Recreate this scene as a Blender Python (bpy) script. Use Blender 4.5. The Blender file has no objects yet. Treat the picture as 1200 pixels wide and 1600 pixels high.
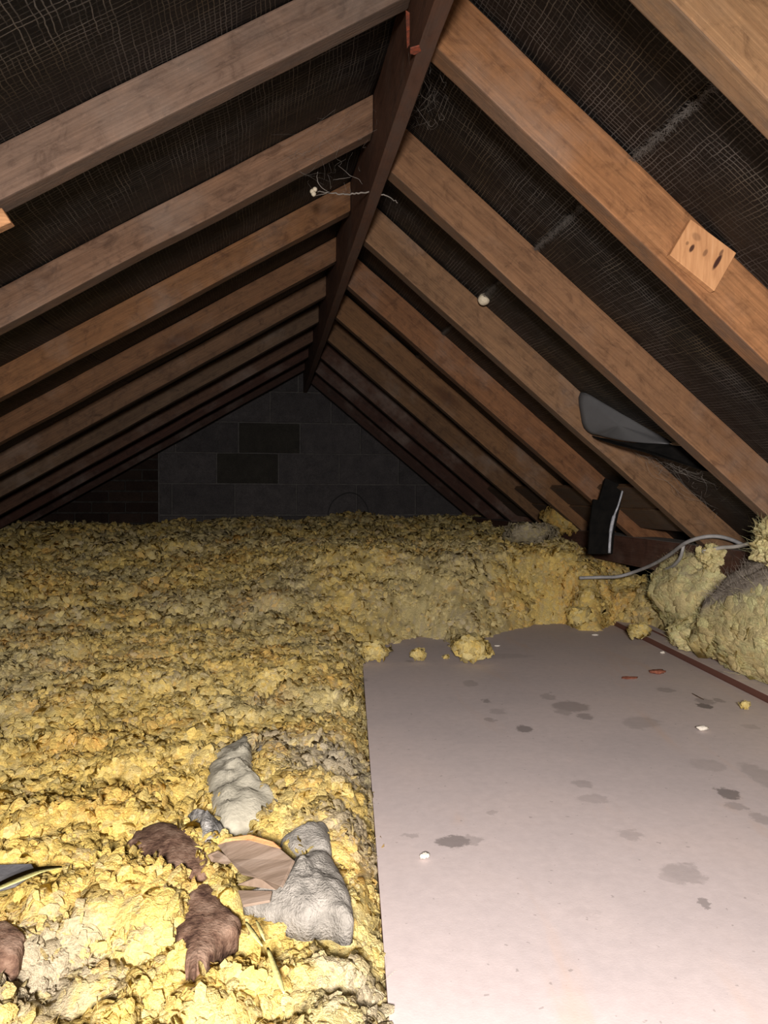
import bpy, bmesh, math, random
import numpy as np
from mathutils import Vector, Matrix

# ------------------------------------------------------------------ camera
ZC = 0.80                                   # lens height above the ceiling plasterboard
F = 1200.0                                  # focal length in pixels of the 1200x1600 frame
VPX, VPY = 422.0, 768.0                     # where the ridge direction (+Y) vanishes
d = np.array([(VPX - 600) / F, (800 - VPY) / F, -1.0]); d /= np.linalg.norm(d)
r_ = np.cross(d, [0, 1, 0]); r_ /= np.linalg.norm(r_)
u_ = np.cross(r_, d)
CM = np.stack([r_, d, u_], 1)               # world -> camera

scene = bpy.context.scene
cam_data = bpy.data.cameras.new('camera')
cam_data.sensor_fit = 'HORIZONTAL'
cam_data.sensor_width = 36.0
cam_data.lens = 36.0 * F / 1200.0
cam_data.clip_start = 0.02
cam = bpy.data.objects.new('camera', cam_data)
scene.collection.objects.link(cam)
mw = Matrix(CM.T.tolist()).to_4x4()
mw.translation = Vector((0, 0, ZC))
cam.matrix_world = mw
scene.camera = cam

# ------------------------------------------------------------------ world, light, exposure
world = bpy.data.worlds.new('world'); scene.world = world
world.use_nodes = True
world.node_tree.nodes['Background'].inputs[0].default_value = (0.0, 0.0, 0.0, 1)
world.node_tree.nodes['Background'].inputs[1].default_value = 0.0

def spot(name, loc, target, energy, size, blend, radius, color):
    l = bpy.data.lights.new(name, 'SPOT')
    l.energy = energy; l.spot_size = math.radians(size); l.spot_blend = blend
    l.shadow_soft_size = radius; l.color = color
    o = bpy.data.objects.new(name, l); scene.collection.objects.link(o)
    o.location = loc
    o.rotation_euler = (Vector(target) - Vector(loc)).to_track_quat('-Z', 'Y').to_euler()
    return o
# added spot standing in for the flash, set behind the lens to soften falloff
spot('flash_standin', (-0.06, -0.38, ZC + 0.12), (0.32, 1.60, ZC - 0.56), 285.0, 105.0, 1.0, 0.07, (1.0, 0.925, 0.875))

vs = scene.view_settings
vs.view_transform = 'Standard'; vs.look = 'None'; vs.gamma = 1.0; vs.use_curve_mapping = False
vs.exposure = 0.0

# ------------------------------------------------------------------ helpers
rng = np.random.default_rng(11)
random.seed(11)
COL = scene.collection

def ray(u, v):
    return CM.T @ np.array([(u - 600) / F, (800 - v) / F, -1.0])
def on_z(u, v, z):                          # world point of a sight line at a height (relative to the lens)
    r = ray(u, v); p = r * (z / r[2]); return np.array([p[0], p[1], p[2] + ZC])
def on_y(u, v, y):
    r = ray(u, v); p = r * (y / r[1]); return np.array([p[0], p[1], p[2] + ZC])

def _hash(ix, iy, iz, seed):
    seed = int(seed)
    n = (ix * 374761393 + iy * 668265263 + iz * 1274126177 + seed * 974711) & 0xffffffff
    n = ((n ^ (n >> 13)) * 1274126177) & 0xffffffff
    n = n ^ (n >> 16)
    return (n & 0xffff) / 65535.0
def vnoise(p, seed=0):
    p = np.asarray(p, float); i = np.floor(p).astype(np.int64); f = p - i
    f = f * f * (3 - 2 * f)
    out = 0
    for dx in (0, 1):
        wx = f[..., 0] if dx else 1 - f[..., 0]
        for dy in (0, 1):
            wy = f[..., 1] if dy else 1 - f[..., 1]
            for dz in (0, 1):
                wz = f[..., 2] if dz else 1 - f[..., 2]
                out = out + wx * wy * wz * _hash(i[..., 0] + dx, i[..., 1] + dy, i[..., 2] + dz, seed)
    return out * 2 - 1
def fbm(p, oct=4, seed=0):
    p = np.asarray(p, float); a = 1.0; s = 0; t = 0
    for k in range(oct):
        s = s + a * vnoise(p * (2.03 ** k) + 17.3 * k, seed + k); t += a; a *= 0.5
    return s / t
def xyz(x, y, z=0.0):
    return np.stack([np.asarray(x, float), np.asarray(y, float), np.zeros_like(np.asarray(x, float)) + z], -1)
def sstep(a, b, x):
    t = np.clip((np.asarray(x, float) - a) / (b - a), 0, 1); return t * t * (3 - 2 * t)

def raw_mesh(name, V, Fq, mats, smooth=True, colors=None, normals=None):
    V = np.asarray(V, np.float32)
    me = bpy.data.meshes.new(name)
    if isinstance(Fq, np.ndarray):
        n, k = Fq.shape
        me.vertices.add(len(V)); me.vertices.foreach_set('co', V.ravel())
        me.loops.add(n * k); me.loops.foreach_set('vertex_index', Fq.astype(np.int32).ravel())
        me.polygons.add(n)
        me.polygons.foreach_set('loop_start', np.arange(0, n * k, k, dtype=np.int32))
        me.update(calc_edges=True)
    else:
        me.from_pydata(V.tolist(), [], [list(map(int, f)) for f in Fq]); me.update()
    if colors is not None:
        a = me.color_attributes.new('Col', 'FLOAT_COLOR', 'POINT')
        c = np.ones((len(V), 4), np.float32); c[:, :3] = colors
        a.data.foreach_set('color', c.ravel())
    if smooth:
        me.polygons.foreach_set('use_smooth', np.ones(len(me.polygons), bool))
    if normals is not None:                 # soft shading of tangled wool
        a = me.attributes.new('custom_normal', 'FLOAT_VECTOR', 'POINT'); a.data.foreach_set('vector', np.asarray(normals, np.float32).ravel())
    me.materials.append(mats)
    return me
def obj(name, me, parent=None, loc=(0, 0, 0), mat=None):
    o = bpy.data.objects.new(name, me); COL.objects.link(o)
    o.location = loc
    if mat is not None: o.matrix_world = mat
    if parent is not None: o.parent = parent
    return o
def tag(o, label=None, cat=None, group=None, kind=None):
    if label: o['label'] = label
    if cat: o['category'] = cat
    if group: o['group'] = group
    if kind: o['kind'] = kind
    return o
def empty(name, loc=(0, 0, 0)):
    o = bpy.data.objects.new(name, None); COL.objects.link(o); o.location = loc; o.empty_display_size = 0.05
    return o
def bm_mesh(name, bm, mat, smooth=False):
    me = bpy.data.meshes.new(name); bmesh.ops.recalc_face_normals(bm, faces=bm.faces)
    bm.to_mesh(me); bm.free(); me.materials.append(mat)
    if smooth: me.polygons.foreach_set('use_smooth', np.ones(len(me.polygons), bool))
    return me
def box_bm(x0, x1, y0, y1, z0, z1, bevel=0.0, cuts=0, rough=0.0, seed=0):
    bm = bmesh.new()
    nx = max(1, cuts)
    xs = np.linspace(x0, x1, nx + 1)
    rings = []
    for x in xs:
        rings.append([bm.verts.new((x, y, z)) for y, z in ((y0, z0), (y1, z0), (y1, z1), (y0, z1))])
    for a, b in zip(rings[:-1], rings[1:]):
        for k in range(4):
            bm.faces.new((a[k], a[(k + 1) % 4], b[(k + 1) % 4], b[k]))
    bm.faces.new(rings[0][::-1]); bm.faces.new(rings[-1])
    bmesh.ops.recalc_face_normals(bm, faces=bm.faces)
    if bevel > 0:
        es = [e for e in bm.edges if e.calc_face_angle(0) > 0.8]
        bmesh.ops.bevel(bm, geom=es, offset=bevel, segments=2, profile=0.6, affect='EDGES')
    if rough > 0:
        P = np.array([v.co[:] for v in bm.verts])
        for ax in range(3):
            n = vnoise(P * np.array([6, 9, 9]) + ax * 31.7, seed) * rough
            P[:, ax] += n * (0.3 if ax == 0 else 1)
        for v, p in zip(bm.verts, P): v.co = p
    return bm
def ico(sub):
    bm = bmesh.new(); bmesh.ops.create_icosphere(bm, subdivisions=sub, radius=1.0)
    V = np.array([v.co[:] for v in bm.verts]); Fi = np.array([[v.index for v in f.verts] for f in bm.faces])
    bm.free(); return V, Fi
ICO = {0: ico(1), 1: ico(2), 2: ico(3), 3: ico(4), 4: ico(5)}
def rand_rot(n, tilt=None):
    q = rng.normal(size=(n, 4)); q /= np.linalg.norm(q, axis=1)[:, None]
    w, x, y, z = q.T
    return np.stack([np.stack([1 - 2 * (y * y + z * z), 2 * (x * y - z * w), 2 * (x * z + y * w)], -1),
                     np.stack([2 * (x * y + z * w), 1 - 2 * (x * x + z * z), 2 * (y * z - x * w)], -1),
                     np.stack([2 * (x * z - y * w), 2 * (y * z + x * w), 1 - 2 * (x * x + y * y)], -1)], 1)
def tube(pts, rad, sides=8, closed_ends=True):
    pts = [np.asarray(p, float) for p in pts]; n = len(pts)
    rad = [rad] * n if np.isscalar(rad) else list(rad)
    V = []; Fq = []
    up = np.array([0.13, 0.21, 0.97])
    for i, p in enumerate(pts):
        t = pts[min(i + 1, n - 1)] - pts[max(i - 1, 0)]; t = t / (np.linalg.norm(t) + 1e-9)
        a = np.cross(t, up); a /= np.linalg.norm(a) + 1e-9; b = np.cross(t, a)
        for k in range(sides):
            an = 2 * math.pi * k / sides
            V.append(p + rad[i] * (math.cos(an) * a + math.sin(an) * b))
    for i in range(n - 1):
        for k in range(sides):
            Fq.append((i * sides + k, i * sides + (k + 1) % sides, (i + 1) * sides + (k + 1) % sides, (i + 1) * sides + k))
    if closed_ends:
        Fq.append(tuple(range(sides))[::-1]); Fq.append(tuple((n - 1) * sides + k for k in range(sides)))
    return V, Fq
def spline(pts, n=8):
    P = [np.asarray(p, float) for p in pts]; P = [2 * P[0] - P[1]] + P + [2 * P[-1] - P[-2]]
    out = []
    for i in range(1, len(P) - 2):
        for k in range(n):
            t = k / n
            out.append(0.5 * ((2 * P[i]) + (-P[i - 1] + P[i + 1]) * t + (2 * P[i - 1] - 5 * P[i] + 4 * P[i + 1] - P[i + 2]) * t * t + (-P[i - 1] + 3 * P[i] - 3 * P[i + 1] + P[i + 2]) * t ** 3))
    out.append(P[-2]); return out

# ------------------------------------------------------------------ materials
class NT:
    def __init__(self, name, rough=0.8, spec=0.3):
        self.m = bpy.data.materials.new(name); self.m.use_nodes = True
        self.t = self.m.node_tree; self.b = self.t.nodes['Principled BSDF']
        self.b.inputs['Roughness'].default_value = rough
        self.b.inputs['Specular IOR Level'].default_value = spec
    def n(self, typ, **kw):
        x = self.t.nodes.new(typ)
        for k, v in kw.items(): setattr(x, k, v)
        return x
    def l(self, a, b): self.t.links.new(a, b)
    def put(self, s, v):
        if hasattr(v, 'node') or isinstance(v, bpy.types.NodeSocket): self.l(v, s)
        else: s.default_value = v
    def math(self, op, a, b=0.0, c=0.0, clamp=False):
        x = self.n('ShaderNodeMath', operation=op, use_clamp=clamp)
        self.put(x.inputs[0], a); self.put(x.inputs[1], b); self.put(x.inputs[2], c); return x.outputs[0]
    def vmath(self, op, a, b=(0, 0, 0)):
        x = self.n('ShaderNodeVectorMath', operation=op); self.put(x.inputs[0], a); self.put(x.inputs[1], b)
        return x.outputs['Value'] if op in ('LENGTH', 'DISTANCE', 'DOT_PRODUCT') else x.outputs[0]
    def coord(self, which='Object'): return self.n('ShaderNodeTexCoord').outputs[which]
    def scale(self, v, s): return self.vmath('MULTIPLY', v, s)
    def noise(self, v, scale, detail=4.0, rough=0.55, dist=0.0, out='Fac'):
        x = self.n('ShaderNodeTexNoise'); self.l(v, x.inputs['Vector'])
        x.inputs['Scale'].default_value = scale; x.inputs['Detail'].default_value = detail
        x.inputs['Roughness'].default_value = rough; x.inputs['Distortion'].default_value = dist
        return x.outputs[0 if out == 'Fac' else 1]
    def voro(self, v, scale, feature='F1'):
        x = self.n('ShaderNodeTexVoronoi', feature=feature); self.l(v, x.inputs['Vector']); x.inputs['Scale'].default_value = scale
        return x
    def ramp(self, f, stops):
        x = self.n('ShaderNodeValToRGB'); self.put(x.inputs[0], f); e = x.color_ramp.elements
        while len(e) < len(stops): e.new(0.5)
        for el, (p, c) in zip(e, stops):
            el.position = p; el.color = (*c, 1) if len(c) == 3 else c
        return x.outputs[0]
    def mix(self, f, a, b, mode='MIX'):
        x = self.n('ShaderNodeMix', data_type='RGBA', blend_type=mode)
        self.put(x.inputs['Factor'], f)
        for s, v in ((x.inputs[6], a), (x.inputs[7], b)):
            if isinstance(v, tuple): s.default_value = (*v, 1) if len(v) == 3 else v
            else: self.l(v, s)
        return x.outputs[2]
    def map(self, v, a, b, c=0.0, e=1.0):
        x = self.n('ShaderNodeMapRange', interpolation_type='SMOOTHSTEP'); self.put(x.inputs[0], v)
        for k, q in zip((1, 2, 3, 4), (a, b, c, e)): x.inputs[k].default_value = q
        return x.outputs[0]
    def bump(self, h, strength=0.4, dist=0.01):
        x = self.n('ShaderNodeBump'); x.inputs['Strength'].default_value = strength; x.inputs['Distance'].default_value = dist
        self.l(h, x.inputs['Height']); self.l(x.outputs[0], self.b.inputs['Normal'])
    def done(self, col):
        if isinstance(col, tuple): self.b.inputs['Base Color'].default_value = (*col, 1)
        else: self.l(col, self.b.inputs['Base Color'])
        return self.m

def mat_wood(name, knots=True, dust=0.35, top=0.0):
    """sawn softwood, grain along local X, tinted by the object's own colour"""
    t = NT(name, 0.72, 0.25); c = t.coord()
    oi = t.n('ShaderNodeObjectInfo')
    off = t.vmath('ADD', c, t.scale(t.n('ShaderNodeCombineXYZ').outputs[0], (0, 0, 0)))
    cx = t.n('ShaderNodeCombineXYZ'); t.l(t.math('MULTIPLY', oi.outputs['Random'], 57.0), cx.inputs[0]); t.l(t.math('MULTIPLY', oi.outputs['Random'], 13.0), cx.inputs[1])
    c = t.vmath('ADD', c, cx.outputs[0])
    broad = t.noise(t.scale(c, (1.3, 16, 22)), 1.6, 4, 0.55, 0.6)
    grain = t.noise(t.scale(c, (3.0, 150, 170)), 1.5, 5, 0.6, 0.2)
    col = t.ramp(broad, [(0.28, (0.78, 0.74, 0.71)), (0.5, (0.95, 0.95, 0.95)), (0.72, (1.10, 1.08, 1.06))])
    col = t.mix(1.0, col, t.ramp(grain, [(0.3, (0.72, 0.70, 0.68)), (0.62, (1.06, 1.06, 1.06))]), 'MULTIPLY')
    col = t.mix(1.0, col, oi.outputs['Color'], 'MULTIPLY')
    if knots:
        kv = t.scale(c, (2.3, 9.0, 9.0))
        kn = t.voro(t.vmath('ADD', kv, t.scale(t.noise(c, 9.0, 2, 0.5, 0, 'Color'), (0.3, 0.3, 0.3))), 1.0)
        k = t.map(kn.outputs['Distance'], 0.06, 0.30, 1.0, 0.0)
        sel = t.math('GREATER_THAN', t.n('ShaderNodeSeparateColor').outputs[0], 2.0)
        sc = t.n('ShaderNodeSeparateColor'); t.l(kn.outputs['Color'], sc.inputs[0])
        k = t.math('MULTIPLY', k, t.math('GREATER_THAN', sc.outputs[0], 0.5))
        col = t.mix(t.math('MULTIPLY', k, 0.8), col, t.mix(1.0, oi.outputs['Color'], (0.38, 0.28, 0.2), 'MULTIPLY'))
    mot = t.noise(t.scale(c, (1, 1.6, 1.6)), 22, 5, 0.7, 0.8)
    col = t.mix(1.0, col, t.ramp(mot, [(0.30, (0.58, 0.54, 0.52)), (0.48, (1.0, 1.0, 1.0)), (0.7, (1.2, 1.18, 1.15))]), 'MULTIPLY')
    dn = t.noise(c, 3.2, 5, 0.65)
    col = t.mix(t.math('MULTIPLY', t.map(dn, 0.48, 0.75), dust), col, (0.25, 0.21, 0.18))
    sp = t.noise(c, 160, 2, 0.6)
    col = t.mix(t.math('MULTIPLY', t.map(sp, 0.62, 0.75), 0.35), col, t.mix(1.0, col, (1.5, 1.5, 1.5), 'MULTIPLY'))
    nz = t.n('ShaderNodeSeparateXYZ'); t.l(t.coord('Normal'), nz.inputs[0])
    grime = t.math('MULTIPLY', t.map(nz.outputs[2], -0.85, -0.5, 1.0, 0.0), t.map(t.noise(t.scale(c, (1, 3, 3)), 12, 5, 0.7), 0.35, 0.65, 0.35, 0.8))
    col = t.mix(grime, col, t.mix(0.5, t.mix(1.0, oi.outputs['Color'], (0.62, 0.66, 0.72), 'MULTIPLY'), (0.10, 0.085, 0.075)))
    if top: col = t.mix(t.math('MULTIPLY', t.map(nz.outputs[2], 0.6, 0.9), top), col, (0.30, 0.27, 0.245))
    h = t.math('ADD', t.math('MULTIPLY', grain, 1.0), t.math('MULTIPLY', t.noise(c, 90, 3), 0.6))
    t.bump(h, 0.45, 0.002)
    return t.done(col)

def mat_felt():
    """bitumen felt reinforced with an open hessian scrim; UV is in metres (along ridge, down slope)"""
    t = NT('felt_scrim', 0.62, 0.3)
    uv = t.n('ShaderNodeUVMap').outputs[0]
    w1 = t.vmath('SUBTRACT', t.noise(uv, 9.0, 3, 0.6, 0, 'Color'), (0.5, 0.5, 0.5))
    w2 = t.vmath('SUBTRACT', t.noise(uv, 55.0, 2, 0.6, 0, 'Color'), (0.5, 0.5, 0.5))
    p = t.vmath('ADD', uv, t.vmath('ADD', t.scale(w1, (0.012, 0.012, 0)), t.scale(w2, (0.0040, 0.0040, 0))))
    p = t.scale(p, (1 / 0.0092, 1 / 0.0088, 1))
    s = t.n('ShaderNodeSeparateXYZ'); t.l(p, s.inputs[0])
    def line(x, wd):
        f = t.math('ABSOLUTE', t.math('SUBTRACT', t.math('FRACT', x), 0.5))
        return t.map(f, 0.5 - wd, 0.5 - wd * 0.35, 0.0, 1.0)
    a = t.math('MULTIPLY', line(s.outputs[0], 0.14), t.map(t.noise(t.scale(uv, (60, 6, 1)), 1.0, 3, 0.6), 0.36, 0.62))
    b = t.math('MULTIPLY', line(s.outputs[1], 0.14), t.map(t.noise(t.scale(uv, (6, 60, 1)), 1.0, 3, 0.6), 0.36, 0.62))
    thread = t.math('MAXIMUM', a, b)
    patch = t.map(t.noise(uv, 2.3, 4, 0.6), 0.30, 0.62, 0.25, 1.0)
    warm = t.mix(t.map(t.noise(uv, 3.1, 2), 0.45, 0.65), (0.125, 0.112, 0.102), (0.10, 0.075, 0.045))
    base = t.mix(t.map(t.noise(uv, 30, 4, 0.7), 0.4, 0.75), (0.0035, 0.0028, 0.0026), (0.010, 0.0075, 0.0065))
    col = t.mix(t.math('MULTIPLY', thread, patch), base, warm)
    dust = t.map(t.noise(uv, 420, 2, 0.7), 0.74, 0.80)
    col = t.mix(t.math('MULTIPLY', dust, 0.5), col, (0.2, 0.18, 0.16))
    web = t.math('MULTIPLY', t.map(t.noise(t.scale(uv, (40, 12, 1)), 2.0, 6, 0.75, 1.4), 0.56, 0.66), t.map(t.noise(uv, 1.7, 3), 0.45, 0.6))
    col = t.mix(t.math('MULTIPLY', web, 0.25), col, (0.10, 0.09, 0.085))
    t.bump(t.math('ADD', t.math('MULTIPLY', thread, 0.5), t.noise(uv, 120, 3)), 0.5, 0.002)
    return t.done(col)

def mat_wool(name, bright=1.0, rough=1.0):
    """glass wool, colour of each flake stored on the mesh"""
    t = NT(name, rough, 0.05); c = t.coord()
    at = t.n('ShaderNodeAttribute', attribute_name='Col')
    f = t.noise(t.scale(c, (1, 1, 1)), 330, 3, 0.7)
    g = t.noise(t.scale(c, (1, 1, 2.5)), 90, 4, 0.7, 1.0)
    col = t.mix(1.0, at.outputs['Color'], t.ramp(f, [(0.32, (0.78, 0.76, 0.72)), (0.66, (1.1, 1.1, 1.1))]), 'MULTIPLY')
    col = t.mix(1.0, col, t.ramp(g, [(0.3, (0.84, 0.82, 0.78)), (0.6, (1.06, 1.06, 1.06))]), 'MULTIPLY')
    t.bump(t.math('ADD', g, f), 0.8, 0.004)
    m = t.done(col)
    tr = t.n('ShaderNodeBsdfTranslucent'); t.l(col, tr.inputs[0])
    mx = t.n('ShaderNodeMixShader'); mx.inputs[0].default_value = 0.28
    out = t.t.nodes['Material Output']
    t.l(t.b.outputs[0], mx.inputs[1]); t.l(tr.outputs[0], mx.inputs[2]); t.l(mx.outputs[0], out.inputs[0])
    return m

def mat_plain(name, stops, scale=20.0, rough=0.8, spec=0.3, bump=0.3, bdist=0.003, stretch=(1, 1, 1), detail=5):
    t = NT(name, rough, spec); c = t.scale(t.coord(), stretch)
    n = t.noise(c, scale, detail, 0.62)
    t.bump(t.math('ADD', n, t.noise(c, scale * 6, 3)), bump, bdist)
    return t.done(t.ramp(n, stops))

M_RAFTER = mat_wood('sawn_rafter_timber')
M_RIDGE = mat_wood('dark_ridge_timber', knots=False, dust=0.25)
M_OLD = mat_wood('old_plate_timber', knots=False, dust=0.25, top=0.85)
M_FELT = mat_felt()
M_WOOL = mat_wool('loose_glass_wool')
M_GREYSHEET = mat_plain('grey_plastic_sheet', [(0.3, (0.06, 0.06, 0.062)), (0.7, (0.08, 0.08, 0.082))], 8, 0.55, 0.3, 0.1)
M_BLACK = mat_plain('black_bitumen', [(0.3, (0.004, 0.004, 0.004)), (0.75, (0.010, 0.009, 0.008))], 30, 0.95, 0.05, 0.3)
M_FOIL = mat_plain('shiny_grey_foil', [(0.3, (0.16, 0.17, 0.19)), (0.7, (0.45, 0.46, 0.50))], 60, 0.35, 0.6, 0.5)
M_CABLE = mat_plain('grey_cable_sheath', [(0.3, (0.20, 0.20, 0.205)), (0.7, (0.34, 0.33, 0.32))], 40, 0.55, 0.4, 0.1)
M_WHITECABLE = mat_plain('white_cable_sheath', [(0.3, (0.42, 0.41, 0.38)), (0.7, (0.55, 0.53, 0.48))], 40, 0.5, 0.4, 0.1)
M_BLOCK = None

# ------------------------------------------------------------------ roof frame
TL, TR = 0.585, 0.825                       # slopes of the left and right pitch
RX0, RX1 = 0.235, 0.263                     # ridge board
ZL0, XL0 = 0.825, 0.235                     # lower edge of left rafters where they meet the ridge
ZR0, XR0 = 0.740, 0.272
DL, DR = 0.074, 0.100                       # rafter depth, square to the slope
Y1, SP, RW = 1.27, 0.496, 0.046
aL, aR = math.atan(TL), math.atan(TR)
YW = 5.55                                   # gable wall face
def roof_left(x): return ZL0 - (XL0 - x) * TL + DL / math.cos(aL)     # underside of felt, above the lens
def roof_right(x): return ZR0 - (x - XR0) * TR + DR / math.cos(aR)

ORD = ['nearest', 'second', 'third', 'fourth', 'fifth', 'sixth', 'seventh', 'eighth', 'ninth']
tintL = [(0.36, 0.235, 0.17), (0.36, 0.205, 0.125), (0.34, 0.16, 0.065), (0.28, 0.135, 0.06), (0.24, 0.13, 0.068), (0.19, 0.115, 0.065), (0.15, 0.075, 0.043), (0.10, 0.038, 0.022), (0.08, 0.033, 0.02)]  # darker toward the gable: dark timber plus light falloff put into the colour
tintR = [(0.52, 0.30, 0.15), (0.46, 0.22, 0.095), (0.38, 0.20, 0.10), (0.35, 0.195, 0.10), (0.32, 0.145, 0.062), (0.27, 0.135, 0.056), (0.21, 0.11, 0.048), (0.105, 0.042, 0.022), (0.09, 0.034, 0.02), (0.08, 0.033, 0.02)]  # far ones likewise: timber tone, with dimming by distance painted in
labL = ['greyish brown left rafter nearest the camera at the top left', 'pinkish brown left rafter second from the camera',
        'orange brown left rafter third from the camera', 'orange brown left rafter fourth from the camera',
        'brown left rafter fifth from the camera', 'dull brown left rafter sixth from the camera',
        'patchy dark left rafter seventh from the camera', 'dark red left rafter last but one before the gable wall',
        'very dark left rafter right against the gable wall']
labR = ['pale orange rafter crossing only the top right corner', 'orange right rafter with the small knotted wood block nailed on',
        'brown right rafter next behind the one with the wood block', 'right rafter partly covered by the grey sheet, third full one',
        'orange right rafter whose foot passes behind the black felt strip', 'brown right rafter fifth from the camera, left of black strip',
        'knotty right rafter sixth from the camera', 'dark red right rafter seventh from the camera',
        'dark right rafter with a pale split edge near the gable', 'very dark right rafter right against the gable wall']

def rafter_mesh(name, L, D, seed, slope):
    bm = box_bm(0, L, 0, RW, -D, 0, 0.003, 26, 0.0022, seed)
    for v in bm.verts: v.co.x += 0.002 - v.co.z * slope * (1 - v.co.x / L)      # plumb cut against the ridge
    return bm_mesh(name, bm, M_RAFTER)
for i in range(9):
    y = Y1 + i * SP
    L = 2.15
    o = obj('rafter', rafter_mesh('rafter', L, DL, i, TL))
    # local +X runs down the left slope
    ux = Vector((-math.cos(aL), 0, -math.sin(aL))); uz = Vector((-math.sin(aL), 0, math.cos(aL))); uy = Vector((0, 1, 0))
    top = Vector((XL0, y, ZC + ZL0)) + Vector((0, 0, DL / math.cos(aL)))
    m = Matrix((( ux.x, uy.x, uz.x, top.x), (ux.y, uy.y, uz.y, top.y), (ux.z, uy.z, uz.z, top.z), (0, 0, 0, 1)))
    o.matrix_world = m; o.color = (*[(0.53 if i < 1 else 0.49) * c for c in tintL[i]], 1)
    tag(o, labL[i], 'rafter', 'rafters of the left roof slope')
ysR = [0.86] + [Y1 + i * SP for i in range(9)]
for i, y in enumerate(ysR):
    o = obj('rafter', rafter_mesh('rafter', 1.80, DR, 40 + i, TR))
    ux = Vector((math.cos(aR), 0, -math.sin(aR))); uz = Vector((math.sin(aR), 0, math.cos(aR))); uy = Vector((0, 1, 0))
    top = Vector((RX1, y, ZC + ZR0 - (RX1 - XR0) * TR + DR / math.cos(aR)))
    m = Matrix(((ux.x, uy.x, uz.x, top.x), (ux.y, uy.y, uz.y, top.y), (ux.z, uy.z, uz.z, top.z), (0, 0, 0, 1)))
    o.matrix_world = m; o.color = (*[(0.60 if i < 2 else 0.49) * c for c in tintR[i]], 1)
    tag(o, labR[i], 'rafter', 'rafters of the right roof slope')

bm = box_bm(0, 6.4, 0, RX1 - RX0, -0.18, 0.03, 0.002, 60, 0.0015, 5)
ridge = obj('ridge_board', bm_mesh('ridge_board', bm, M_RIDGE))
ridge.matrix_world = Matrix(((0, -1, 0, RX1), (1, 0, 0, -0.84), (0, 0, 1, ZC + 0.89), (0, 0, 0, 1)))
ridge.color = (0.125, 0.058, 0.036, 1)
tag(ridge, 'dark brown ridge board running along the roof apex', 'ridge board')

# ------------------------------------------------------------------ felt slopes
def felt_h(Yg, Sg, lift, sag, seed):
    fr = ((Yg - Y1 - RW / 2) / SP) % 1.0
    drape = np.sin(np.pi * fr) ** 1.2
    var = 0.6 + 0.8 * np.clip(fbm(xyz(Yg / SP * 0.9, Sg * 1.3, seed), 2, seed) * 0.5 + 0.5, 0, 1)
    return lift - sag * drape * var + 0.004 * drape * fbm(xyz(Yg * 14, Sg * 14, seed), 3, seed + 3)
def felt_strip(name, side, s0, s1, lift, sag, seed, parent):
    """strip between slope distances s0..s1 (measured down the slope from the ridge)"""
    ny, ns = 300, max(8, int((s1 - s0) / 0.02))
    ys = np.linspace(-0.9, YW + 0.02, ny); ss = np.linspace(s0, s1, ns)
    Yg, Sg = np.meshgrid(ys, ss, indexing='ij')
    h = felt_h(Yg, Sg, lift, sag, seed)
    a, t0 = (aL, ZL0 + DL / math.cos(aL)) if side < 0 else (aR, ZR0 - (RX1 - XR0) * TR + DR / math.cos(aR))
    x0 = XL0 if side < 0 else RX1
    X = x0 + side * (Sg * math.cos(a) + h * math.sin(a))
    Z = ZC + t0 - Sg * math.sin(a) + h * math.cos(a)
    V = np.stack([X, Yg, Z], -1).reshape(-1, 3)
    idx = np.arange(ny * ns).reshape(ny, ns)
    q = np.stack([idx[:-1, :-1], idx[1:, :-1], idx[1:, 1:], idx[:-1, 1:]], -1).reshape(-1, 4)
    me = raw_mesh(name, V, q, M_FELT)
    uvl = me.uv_layers.new(name='UVMap')
    li = np.empty(len(me.loops), np.int32); me.loops.foreach_get('vertex_index', li)
    UV = np.stack([Yg.ravel(), Sg.ravel()], -1)[li].astype(np.float32)
    uvl.data.foreach_set('uv', UV.ravel())
    o = obj(name, me, parent)
    md = o.modifiers.new('thickness', 'SOLIDIFY'); md.thickness = 0.002; md.offset = 1 if side < 0 else -1
    return o
lap = (0.621 - RX1) / math.cos(aR)
cl = tag(empty('ceiling_left', (0, 0, ZC)), 'black felt underside of the left roof slope', None, None, 'structure')
cr = tag(empty('ceiling_right', (0, 0, ZC)), 'black felt underside of the right roof slope with a lap joint', None, None, 'structure')
def keep(o, p):
    o.matrix_parent_inverse = p.matrix_world.inverted() if False else Matrix.Translation(-Vector(p.location))
keep(felt_strip('felt_strip', -1, 0.0, 1.0, 0.003, 0.016, 3, cl), cl)
keep(felt_strip('felt_strip', -1, 0.93, 2.2, 0.001, 0.016, 3, cl), cl)
keep(felt_strip('felt_strip', 1, 0.0, lap + 0.06, 0.007, 0.010, 8, cr), cr)
keep(felt_strip('felt_strip', 1, lap, 1.75, 0.001, 0.013, 9, cr), cr)
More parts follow.
